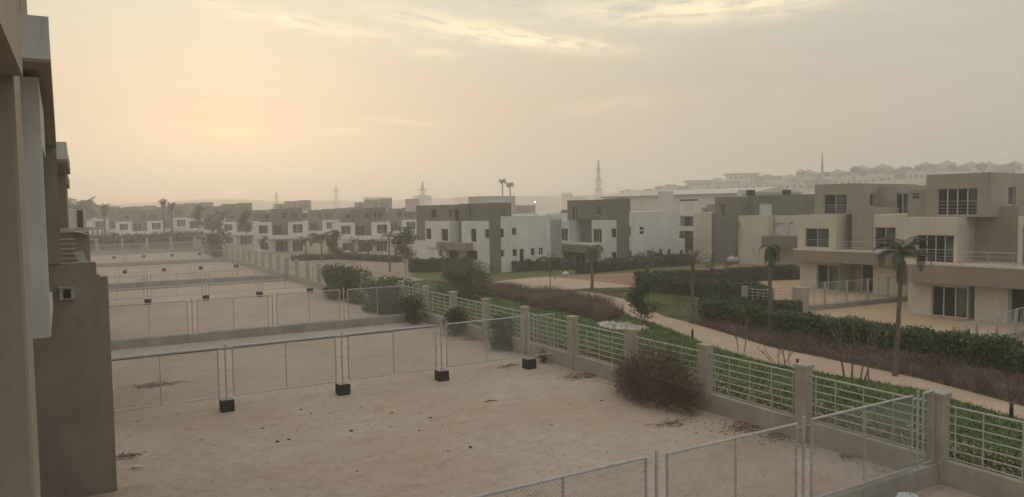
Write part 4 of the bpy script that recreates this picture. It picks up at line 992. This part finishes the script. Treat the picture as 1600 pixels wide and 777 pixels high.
for i, (nm, lab, c, r_, m, n, sz) in enumerate(SH): shrub(nm, lab, 'bush', c, r_, m, n, sz, 100+i, m2=m_leaf, f2=.2)
# big dry bush through the rails
rng = random.Random(9)
root = thing('dry_bush', 'big brown tangled dry bush piled against the railing fence', 'bush', (XF-.85, 19.7, 0))
mb = MB(); bl_ = [(rng.uniform(-.5, .5), rng.uniform(-1.4, 1.4), rng.uniform(.5, 1.0)) for _ in range(9)]
for k in range(6000):
    t = rng.uniform(0, 6.283); e = abs(rng.gauss(0, .45)); u = Vector((math.cos(t)*.8*rng.uniform(0, 1)**.5, math.sin(t)*1.95*rng.uniform(0, 1)**.5, 0))
    lim = max(0, 1-(u.x/1.1)**2-(u.y/2.2)**2)**.5; z = rng.uniform(0, 1)**.8*1.75*lim*(.65+.65*vnoise(u.y*2.1+4, u.x*2.1)+(.25 if k % 9 == 0 else 0))
    p = Vector((u.x, u.y, z)); d = Vector((rng.gauss(u.x*.5, .6), rng.gauss(u.y*.3, .6), rng.gauss(.45, .5))).normalized()*(rng.uniform(.15, .42) if k % 7 else rng.uniform(.4, .75))
    s_ = d.cross(Vector((rng.gauss(0, 1), rng.gauss(0, 1), rng.gauss(0, 1)))).normalized()*.007
    mb.q(p-s_, p+s_, p+d+s_*.3, p+d-s_*.3, m=0)
mb.build('twigs', m_twig, root)
mb = MB()
for k in range(26):
    t = rng.uniform(0, 6.283); e = rng.uniform(.3, 1); mb.tube([(0, rng.uniform(-1, 1), -.05), (.4*e*math.cos(t), 1.2*e*math.sin(t), .7), (.9*e*math.cos(t), 2.0*e*math.sin(t), 1.3)], [.02, .013, .005], 4)
mb.build('branches', m_bark, root)
# ---- uncountable growth
def blades(name, label_kind, poly, n, h0, h1, m, seed, w_=.02, z=0, lean=.35, dens=None, leaf=False, size=.1):
    rng = random.Random(seed); mb = MB(); xs = [p[0] for p in poly]; ys = [p[1] for p in poly]; c = 0; tries = 0
    while c < n and tries < n*8:
        tries += 1; x = rng.uniform(min(xs), max(xs)); y = rng.uniform(min(ys), max(ys))
        if not inpoly(x, y, poly): continue
        if dens and rng.random() > dens(x, y): continue
        c += 1; hh = rng.uniform(h0, h1)*(.6+.8*vnoise(x*.8, y*.8))
        if leaf: mb.leaf((x, y, z+rng.random()**.6*hh), size*rng.uniform(.6, 1.4), rng, m=int(rng.random() < .02) if leaf == 2 else 0, asp=.7)
        else:
            t = rng.uniform(0, 6.28); d = Vector((rng.gauss(0, lean), rng.gauss(0, lean), 1))*hh; s_ = Vector((math.cos(t), math.sin(t), 0))*w_*.5; p = Vector((x, y, z))
            mb.q(p-s_, p+s_, p+d*.6+s_*.7, p+d, m=0)
    o = mb.build(name, m if not isinstance(m, tuple) else list(m)); o['kind'] = 'stuff'; return o
near_ = lambda x, y: min(1, (26/max(10, math.hypot(x, y)))**1.2)
blades('variegated_ground_shrubs', '', [(XF+.25, 3), (XF+.25, 44), (XF+1.7, 44), (XF+2.3, 3)], 40000, .4, .9, (mat('variegated_leaf', (.20, .19, .075), .7, .35, 1.2, island=.55), m_blos), 201, leaf=2, size=.085, dens=near_)
blades('ground_cover_grass', '', [(XF+1.9, -3), (XF+1.6, 44), (XF+.2, 50)]+gc_poly[1:], 75000, .07, .17, mat('ground_cover_leaf', (.115, .175, .045), .75, .3, .7, island=.4), 202, w_=.045, lean=.8, dens=near_)
fg = [G(*p)[:2] for p in ((752, 449), (800, 456), (850, 462), (900, 468), (950, 484), (972, 498), (940, 504), (900, 492), (850, 484), (800, 470), (760, 460))]
blades('fountain_grass', '', fg, 24000, .4, .95, m_plume, 203, w_=.028, lean=.4)
blades('bed_shrublets', '', bed_poly, 24000, .25, .5, m_heath, 204, w_=.022, lean=.6, dens=near_)
blades('bed_leaves', '', bed_poly, 12000, .15, .38, m_heath, 205, leaf=1, size=.08, dens=near_)
blades('lawn_grass_blades', '', lawn, 16000, .05, .12, mat('lawn_blade', (.135, .15, .045), .8, .3, .6, island=.4), 206, w_=.04)
# white rocks beside the path
rng = random.Random(12); c0 = G(972, 512)[:2]
mb = MB()
for k in range(240):
    a = rng.uniform(0, 6.28); r_ = rng.random()**.5; s_ = rng.uniform(.06, .16)
    mb.blob((c0[0]+r_*1.0*math.cos(a), c0[1]+r_*1.9*math.sin(a), s_*.4+.06*(1-r_)), (s_, s_*rng.uniform(.7, 1.2), s_*.7), rng, nu=6, nv=4)
tag(mb.build('white_rock_heap', m_stone), 'heap of small white rocks between the ground cover and the path', 'rocks')
# ---- bollards
BO = ['low dark bollard light beside the white rock heap', 'low dark bollard light at the inner bend of the path', 'low dark bollard light at the right edge of the photo', 'tiny dark bollard light at the far end of the fountain grass', 'dark bollard light where the path leaves the fountain grass', 'dark bollard light on the path edge behind the middle fence post']
for (px, yb, yt), lab in zip(((973, 494, 482), (1082, 530, 516), (1580, 655, 637), (822, 456, 451), (920, 468, 462), (1246, 580, 563)), BO):
    hh = max(.5, hgt(px, yb, yt)); root = thing('bollard_light', lab, 'bollard light', (*G(px, yb)[:2], 0), 0, 'bollard lights along the path')
    mb = MB(); mb.tube([(0, 0, -.05), (0, 0, hh-.12)], .06, 10); mb.build('post', m_bol, root)
    mb = MB(); mb.tube([(0, 0, hh-.119), (0, 0, hh-.03)], .045, 10); mb.build('lamp_lens', m_dark, root)
    mb = MB(); mb.tube([(0, 0, hh-.029), (0, 0, hh)], [.085, .07], 10); mb.build('cap', m_bol, root)
# ---- white cloth heap with pipe, plants pots
for (px, yb, sx_, lab) in ((1147, 412, 1.0, 'larger white cloth-covered heap on the reddish soil'), (1189, 409, .7, 'smaller white heap at the right end of the pipe')):
    mb = MB(); rng = random.Random(px); mb.blob((0, 0, .35), (sx_, sx_*.6, .55), rng, nu=12, nv=8, rough=.1)
    o = tag(mb.build('cloth_heap', m_bag, smooth=True), lab, 'heap'); o.location = (*G(px, yb)[:2], .1)
mb = MB(); a = G(1155, 411)[:2]; b = G(1186, 409)[:2]; mb.tube([(*a, .45), (*b, .5)], .12, 8)
tag(mb.build('pipe', m_stone), 'pale pipe lying between the two white heaps', 'pipe')
o = MB(); o.blob((0, 0, .15), (.42, .3, .28), random.Random(4), nu=10, nv=6, rough=.15); o = tag(o.build('cloth_heap', m_bag, smooth=True), 'small white heap at the edge of the pale sand patch', 'heap'); o.location = (*G(884, 431)[:2], 0)
# ---- debris on the plots
rng = random.Random(42)
CL_ = ['near the left', 'left of centre', 'centre', 'right of centre']
SPOTS = [(451, 687), (486, 646), (549, 674), (612, 646), (655, 673), (672, 654), (692, 664), (862, 665), (1088, 677), (598, 640), (660, 668), (520, 690), (700, 705), (575, 664), (610, 668), (470, 640), (558, 737), (735, 699), (892, 632), (1006, 736), (940, 627), (410, 670), (433, 691), (300, 715)]
for k, (px, py) in enumerate(SPOTS):
    s_ = rng.uniform(.02, .055); mb = MB(); mb.blob((0, 0, s_*.4), (s_*1.3, s_, s_*.7), rng, nu=7, nv=5, rough=.35)
    o = tag(mb.build('earth_clod', m_clod), 'small dark clod of earth lying on the nearest sandy plot', 'clod', 'dark clods scattered on the nearest plot'); o.location = (*G(px, py, .06)[:2], .045)
def twigs(label, px, py, L_, n, seed, name='dry_twigs'):
    rng = random.Random(seed); mb = MB()
    for _ in range(n):
        t = rng.uniform(-.6, .6); x, y = rng.gauss(0, L_*.35), rng.gauss(0, L_*.2); d = L_*rng.uniform(.3, .7)
        mb.tube([(x, y, .03), (x+d*.5*math.cos(t), y+d*.5*math.sin(t), .06+rng.random()*.05), (x+d*math.cos(t), y+d*math.sin(t), .03)], [.009, .008, .004], 4)
    for _ in range(n*4): mb.leaf((rng.gauss(0, L_*.4), rng.gauss(0, L_*.25), rng.uniform(.02, .1)), .07, rng)
    o = mb.build('dry_leaf_litter', m_twig); o['kind'] = 'stuff'; o.location = (*G(px, py, .05)[:2], .03)
for k, (lab, px, py, L_, n) in enumerate([('patch of dry twigs near the rightmost black block foot', 790, 573, .8, 12), ('line of dry leaf litter at the foot of the railing fence', 905, 590, 1.2, 22), ('dry litter below the big brown bush, towards the camera', 1170, 668, 1.4, 30), ('dry leaf litter against the base wall near the nearest plot wall', 1215, 684, 1.1, 22), ('flat patch of dry twigs in front of the big brown bush', 1050, 664, .9, 14), ('reddish litter under the fence shrub near the second plot wall', 735, 531, .8, 16), ('litter beyond the second plot wall by the dark bush', 575, 465, 1.0, 16), ('small twig pile behind the bottom right fence', 1325, 716, .5, 10), ('litter at the bases of the bushes past the second plot wall', 600, 474, 1.0, 14), ('dry litter at the left behind the nearest block-footed fence', 225, 605, 1.3, 20), ('brown rubbish beside the party wall foot', 190, 716, .6, 14)]): twigs(lab, px, py, L_, n, 300+k)
mb = MB(); mb.tube([(-.25, 0, .02), (0, .03, .05), (.28, -.02, .03)], [.02, .018, .01], 6); o = tag(mb.build('broken_twig', m_clod), 'broken dark twig lying alone in the middle of the nearest plot', 'twig'); o.location = (*G(766, 628, .05)[:2], .04)
bk = MB(); bk.box(-.13, .13, -.06, .06, 0, .08); o = tag(bk.build('brick', m_stone), 'pale brick lying on the sand beside the tall boundary wall', 'brick'); o.location = (*G(215, 732, .05)[:2], .045); o.rotation_euler = (0, 0, -.4)
bk = MB(); bk.blob((0, 0, .07), (.18, .12, .09), random.Random(3)); o = tag(bk.build('stone', m_stone), 'white stone among litter at the base wall past the first fence shrubs', 'stone'); o.location = (*G(753, 532)[:2], .04)
bk = MB(); bk.blob((0, 0, .07), (.2, .14, .1), random.Random(8)); o = tag(bk.build('stone', m_stone), 'whitish stone beside the dark bush beyond the second plot wall', 'stone'); o.location = (*G(598, 478)[:2], .04)
# litter too small to count
rng = random.Random(71); mb = MB()
for _ in range(1500):
    x = rng.uniform(-1, XF-.3) if rng.random() < .6 else XF-.25-abs(rng.gauss(0, .6)); y = rng.uniform(11, 41); 
    if vnoise(x*.5, y*.5) < .45 and x < XF-1.5: continue
    mb.leaf((x, y, .1+rng.uniform(-.01, .02)), rng.uniform(.02, .07), rng)
mb.build('fine_litter', m_clod)['kind'] = 'stuff'
# white bag on the ground at the bottom edge
mb = MB(); rng = random.Random(6); mb.blob((0, 0, .22), (.38, .3, .34), rng, nu=14, nv=10, rough=.13)
o = tag(mb.build('plastic_bag', m_bag), 'crumpled white plastic bag at the foot of the nearest plot wall, bottom edge', 'bag'); o.location = (*G(1418, 812)[:2], .02)

# ================================================================== FAR THINGS
def far_block(name, label, group, px, wpx, ytop, D, dep=12, roof='flat', m=None, ang=None, nw=4, nf=2, low=None):
    X0, Y0, Z0 = dirat(px, ytop, D); W_ = wpx/F_PX*D; az_ = math.atan2(X0, Y0); gz = terr(X0, Y0)-1.5; hh = max(4, Z0-gz)
    root = thing(name, label, 'building', (X0, Y0, gz), -az_+(ang or 0), group); m = m or m_far     # local +y away from the camera
    body = hh-(1.8 if roof == 'hip' else 0)
    mb = MB(); mb.box(-W_/2, W_/2, 0, dep, 0, body); mb.build('wall', m, root)
    if roof == 'hip':
        mb = MB(); e = .5; a, b_, c, d = (-W_/2-e, -e, body+.002), (W_/2+e, -e, body+.002), (W_/2+e, dep+e, body+.002), (-W_/2-e, dep+e, body+.002); t1, t2 = (-W_*.2, dep/2, hh), (W_*.2, dep/2, hh)
        mb.q(a, b_, t2, t1); mb.q(c, d, t1, t2); mb.q(b_, c, t2); mb.q(d, a, t1); mb.q(a, d, c, b_); rf = mb.build('roof', m_roof, root)
        mb = MB(); mb.box(-W_*.1, W_*.1, dep*.4, dep*.6, hh-.4, hh+1.1); mb.build('roof_turret', m, rf)
    elif roof == 'slab':
        mb = MB(); mb.box(-W_/2-1.5, W_/2+1, -1.5, dep, body+.002, body+.9); mb.build('roof', m_farg, root)
    else:
        mb = MB(); mb.box(-W_/2-.2, W_/2+.2, -.2, dep, body+.002, body+.5); mb.build('roof_edge', m, root)

        mb = MB(); mb.box(-W_*.2, W_*.12, 3, 7, body+.502, body+(.6 if 'skyline' in name else 1.5)); mb.build('roof_room', m_farg if len(label) % 2 else m, root)
    mw = MB(); mw.box(-.65, .65, -.06, .02, -.8, .8); first = None
    for f in range(nf):
        for k in range(nw):
            x = -W_/2+W_*(k+.5)/nw; z = body-2.0-3.1*f
            if z < 1: continue
            if first is None: first = mw.build('window', m_farw, root)
            else: c = first.copy(); COL.objects.link(c)
            o = first if f == 0 and k == 0 else c; o.location = (x, 0, z)
HB_ = 'hazy blocks on the hillside at the right'
m_hill = mat('hill_wall', (.26, .25, .23), .9, .1, .1)
for px, wp, yt, D, lab in [(1262, 34, 270, 430, 'leftmost hip-roofed hillside house, left of the telecom mast'), (1308, 34, 264, 430, 'hip-roofed hillside house just right of the telecom mast'), (1343, 33, 261, 430, 'hip-roofed hillside house above the left block of the second townhouse'), (1377, 33, 261, 432, 'hip-roofed hillside house above the side wall of the second townhouse'), (1411, 33, 258, 434, 'hip-roofed hillside house above the recessed wing of the second townhouse'), (1445, 34, 255, 436, 'hip-roofed hillside house above the gap between the two townhouses'), (1480, 34, 253, 438, 'hip-roofed hillside house over the four-pane top window of the nearest townhouse'), (1515, 34, 254, 440, 'hip-roofed hillside house above the middle of the nearest townhouse roof'), (1551, 34, 252, 442, 'second hip-roofed hillside house from the right edge'), (1587, 36, 250, 444, 'hip-roofed hillside house cut by the right edge')]:
    q_ = hash2(px, yt); far_block('hillside_house', lab, HB_, px+(q_-.5)*14, wp*(.5+.5*q_), yt+(hash2(yt, px)-.5)*7, D+60+80*q_, roof='hip', m=m_hill, nw=3, ang=.25*(q_-.3))
for px, wp, yt, D, rf, m, lab in [(1018, 46, 299, 400, 'flat', m_far, 'leftmost low flat block at the foot of the hill'), (1052, 52, 292, 410, 'flat', m_farg, 'stepped hazy block second from the left of the hill'), (1092, 34, 284, 430, 'slab', m_far, 'hazy block with overhanging dark roof slab'), (1125, 40, 282, 430, 'flat', m_far, 'hazy block right of the overhanging slab roof'), (1162, 50, 273, 440, 'slab', m_far, 'tallest flat hazy block in the middle of the hill'), (1203, 40, 276, 430, 'flat', m_farg, 'hazy block between the tallest flat block and the hip roofs'), (1237, 32, 276, 430, 'flat', m_far, 'small hazy block left of the hip-roofed houses'),
        (1150, 70, 288, 330, 'flat', m_far, 'long pale lower block over the tan apartment house roof'), (1225, 66, 286, 335, 'flat', m_far, 'pale lower block left of the telecom mast foot'), (1300, 64, 280, 340, 'flat', m_far, 'pale windowed lower block right of the mast foot'), (1370, 66, 277, 345, 'flat', m_far, 'pale windowed block peeping above the second townhouse'), (1438, 60, 272, 350, 'flat', m_far, 'pale windowed block behind the gap of the townhouses'), (1510, 70, 270, 352, 'flat', m_far, 'pale windowed block behind the nearest townhouse roof'), (1580, 66, 268, 354, 'flat', m_far, 'pale windowed block at the right edge behind the nearest townhouse')]:
    far_block('hillside_block', lab, HB_, px, wp*.92, yt, D*1.15, roof=rf, m=m, nw=6, nf=2, ang=.2)
for px, wp, yt, D, lab in [(660, 30, 304, 330, 'pale box-shaped block on the skyline below the faint pylon'), (590, 44, 306, 320, 'wide pale block on the skyline over the second garden house'), (886, 17, 300, 340, 'small pale tower block on the skyline right of the lit lamp'), (905, 22, 306, 345, 'lower pale block beside the small skyline tower block'), (735, 52, 306, 420, 'faint low block on the skyline left of the very tall palms'), (440, 30, 318, 300, 'faint block on the skyline above the leftmost garden house')]:
    far_block('skyline_block', lab, 'faint blocks on the central skyline', px, wp, yt+3, D+190, roof='hip' if px == 338 else 'flat', nw=3, nf=1)
# long pale shed
a = dirat(942, 310, 200); b = dirat(1175, 310, 165); L_ = math.dist(a[:2], b[:2]); zt_ = dirat(1050, 301, 182)[2]
root = thing('long_shed', 'long low pale shed with a dark roof line behind the white house with grey tower', 'shed', (a[0], a[1], 0), math.atan2(b[1]-a[1], b[0]-a[0]))
mb = MB(); mb.box(0, L_, 0, 20, -.3, zt_-.9); mb.build('wall', m_far, root); mb = MB(); mb.box(-.5, L_+.5, -.6, 20.5, zt_-.898, zt_-.55); mb.build('fascia', m_farg, root)
mb = MB(); mb.q((-.5, -.6, zt_-.548), (L_+.5, -.6, zt_-.548), (L_+.5, 10, zt_+.8), (-.5, 10, zt_+.8)); mb.q((-.5, 20.5, zt_-.548), (-.5, 10, zt_+.8), (L_+.5, 10, zt_+.8), (L_+.5, 20.5, zt_-.548)); mb.q((-.5, -.6, zt_-.548), (-.5, 10, zt_+.8), (-.5, 20.5, zt_-.548)); mb.q((L_+.5, -.6, zt_-.548), (L_+.5, 10, zt_+.8), (L_+.5, 20.5, zt_-.548)); mb.build('roof', m_far, root)
# pylons and masts
def pylon(label, px, yt, D, wb, arms, group='electricity pylons on the skyline', r=.12, cat='pylon', name='pylon', ybase=318):
    x, y, zt = dirat(px, yt, D); zb = terr(x, y)-.5; Hh = zt-zb; root = thing(name, label, cat, (x, y, zb), .5, group); mb = MB(); n = 12
    wid = lambda t: wb*(1-t)**1.15+wb*.09
    for sx_, sy_ in ((-1, -1), (1, -1), (1, 1), (-1, 1)):
        mb.tube([(sx_*wid(i/n)/2, sy_*wid(i/n)/2, Hh*i/n) for i in range(n+1)], r, 4)
    for i in range(n):
        t0, t1 = i/n, (i+1)/n; a, b = wid(t0)/2, wid(t1)/2
        for q in range(4):
            c = [(-1, -1), (1, -1), (1, 1), (-1, 1)]; p0, p1 = c[q], c[(q+1) % 4]
            mb.tube([(p0[0]*a, p0[1]*a, Hh*t0), (p1[0]*b, p1[1]*b, Hh*t1)], r*.6, 3); mb.tube([(p1[0]*a, p1[1]*a, Hh*t0), (p0[0]*b, p0[1]*b, Hh*t1)], r*.6, 3)
    mb.build('lattice', m_galvd, root)
    for t, l_ in arms:
        mb = MB(); z = Hh*t
        mb.tube([(-l_, 0, z), (0, 0, z+.9), (l_, 0, z)], r*.9, 4); mb.tube([(-l_, 0, z), (l_, 0, z)], r*.9, 4)
        for sx_ in (-1, 1): mb.tube([(sx_*l_, 0, z), (sx_*l_, 0, z-2.0)], r*.7, 4)
        mb.build('cross_arm', m_galvd, root)
    return x, y, zb, Hh
P1 = pylon('clearest lattice pylon, above the white house with grey tower', 935, 250, 330, 3.4, [(.84, 3.4), (.67, 4.2), (.52, 4.6)], r=.10)
pylon('faint lattice pylon over the left end of the unfinished white house', 660, 284, 400, 5, [(.8, 4), (.66, 4.5)], r=.17)
pylon('very faint narrow pylon over the second pale garden house', 525, 290, 430, 4, [(.85, 3.0)], r=.15)
pylon('faintest pylon, right of the low sun', 432, 300, 430, 4, [(.85, 2.5)], r=.12)
x, y, zb, Hh = pylon('thin telecom mast with small antennas above the second townhouse', 1285, 238, 300, 2.0, [], group=None, cat='mast', name='telecom_mast', r=.11)
mr_ = [o for o in COL.objects if o.name == 'telecom_mast'][0]
for k, (sx_, t) in enumerate(((-.7, .97), (.7, .95), (-.7, .86), (.8, .84), (0, .78), (.7, .70))):
    mb = MB(); mb.box(sx_-.18, sx_+.18, -.2, .2, Hh*t-1.0, Hh*t+.6); mb.build('antenna', m_frame, mr_)
def cable(label, p, q, sag, r=.03):
    mb = MB(); p, q = Vector(p), Vector(q); mb.tube([p.lerp(q, i/14)+Vector((0, 0, -sag*4*(i/14)*(1-i/14))) for i in range(15)], r, 4)
    tag(mb.build('power_cable', m_galvd), label, 'cable', 'overhead power cables')
cable('upper power cable rising to the right edge from the clearest pylon', (P1[0], P1[1], P1[2]+P1[3]*.84-2), dirat(1680, 222, 240), 10, .035)
cable('lower power cable rising to the right edge from the clearest pylon', (P1[0], P1[1], P1[2]+P1[3]*.67-2), dirat(1680, 230, 235), 10, .035)
cable('faint power cable between the clearest pylon and the faint one to its left', (P1[0], P1[1], P1[2]+P1[3]*.67-2), dirat(660, 292, 400), 6, .045)
# lit street lamp far off
x, y, z = dirat(836, 316, 145); root = thing('street_lamp', 'lit street lamp shining as a white dot between the two white houses', 'street lamp', (x, y, 0))
mb = MB(); mb.tube([(0, 0, 0), (0, 0, z-.1)], .07, 6); mb.build('pole', m_galv, root)
m_lit = bpy.data.materials.new('lit_lamp'); m_lit.use_nodes = True; bb = m_lit.node_tree.nodes['Principled BSDF']; bb.inputs['Emission Color'].default_value = (1, .93, .8, 1); bb.inputs['Emission Strength'].default_value = 14
mb = MB(); mb.blob((0, 0, z), (.09, .09, .08), random.Random(1), rough=0); mb.build('lamp_head', m_lit, root)
# roof clutter on the near white houses and the tan house
def tank(label, px, py, D, w_, hh, m, name='roof_tank'):
    x, y, z = dirat(px, py, D); mb = MB(); mb.box(-w_/2, w_/2, -w_/2, w_/2, -hh, 0); mb.box(-w_/2-.05, w_/2+.05, -w_/2-.05, w_/2+.05, .001, .08)
    o = tag(mb.build(name, m), label, 'roof unit', 'units on the flat roofs'); o.location = (x, y, z)
tank('pale box on the roof of the unfinished house, near its middle', 768, 308, 108, 5.0, 2.2, m_far)
tank('small pale box on the roof left of the unfinished house', 644, 312, 112, 1.6, 1.8, m_far)
tank('small square unit on the roof of the house behind the white side wall', 1040, 300, 150, 2.2, 2.8, m_frame)
# car-less garden extras: small white lantern posts near the hedge gate
for px, yb, lab in ((1112, 441, 'short pale post in the hedge line, left one'), (1161, 470, 'pale gate post at the end of the hedge by the lawn'), (905, 408, 'short pale post at the hedge before the grey-tower house'), (597, 408, 'left pale gate post in front of the second garden house'), (617, 408, 'right pale gate post in front of the second garden house')):
    mb = MB(); mb.box(-.16, .16, -.16, .16, -.05, 1.2); mb.box(-.2, .2, -.2, .2, 1.202, 1.27); o = tag(mb.build('gate_post', m_rail), lab, 'post', 'short pale posts in the hedges'); o.location = (*G(px, yb)[:2], 0)
# hazy tree clumps and small houses scattered over the hillside
rng = random.Random(90)
mh = mat('hill_foliage', (.055, .065, .045), .9, .3, .3, island=.3)
for k in range(26):
    px = 1255+k*13.5+rng.uniform(-5, 5); yb = 272-(px-1255)*.035+rng.uniform(-6, 8); D = rng.uniform(400, 500)
    X0, Y0, Z0 = dirat(px, yb-6, D); gz = terr(X0, Y0)
    mb = MB(); r_ = rng.uniform(2.2, 3.8)
    for _ in range(220): 
        t = rng.uniform(0, 6.28); q = rng.random()**.5; mb.leaf((r_*q*math.cos(t)*rng.uniform(.7, 1.1), r_*q*math.sin(t), (Z0-gz)*.75+rng.uniform(-1, 1)*r_*.8*(1-q*q)**.5), 1.1, rng)
    mt = MB(); mt.tube([(0, 0, -1), (0, 0, max(1, (Z0-gz)*.75))], [.3, .18], 5)
    PL_ = ['over the second townhouse', 'over the gap of the two townhouses', 'over the nearest townhouse']
    root = thing('hillside_tree', 'small hazy tree clump among the hip-roofed houses '+PL_[0 if px < 1420 else 1 if px < 1470 else 2], 'tree', (X0, Y0, gz), 0, 'hazy trees on the hillside '+PL_[0 if px < 1420 else 1 if px < 1470 else 2])
    mt.build('trunk', m_bark, root); mb.build('crown', mh, root)
SM = 0
for k in range(22):
    px = 985+k*28+rng.uniform(-8, 8); base_y = 300-(px-985)*.062+rng.uniform(-5, 5); D = rng.uniform(370, 470); w_ = rng.uniform(12, 26)
    far_block('hillside_block', 'small hazy stepped block %s on the hillside' % ('at the low left end' if px < 1120 else 'in the middle' if px < 1280 else 'above the second townhouse' if px < 1440 else 'above the nearest townhouse'), 'small stepped blocks %s of the hillside' % ('at the low left end' if px < 1120 else 'in the middle' if px < 1280 else 'on the right slope' if px < 1440 else 'at the far right'), px, w_, base_y, D, m=(m_hill if k % 2 else m_far), nw=3, nf=1, ang=rng.uniform(-.3, .5))
# roof-edge spouts, wall lights and conduits on the nearest two townhouses
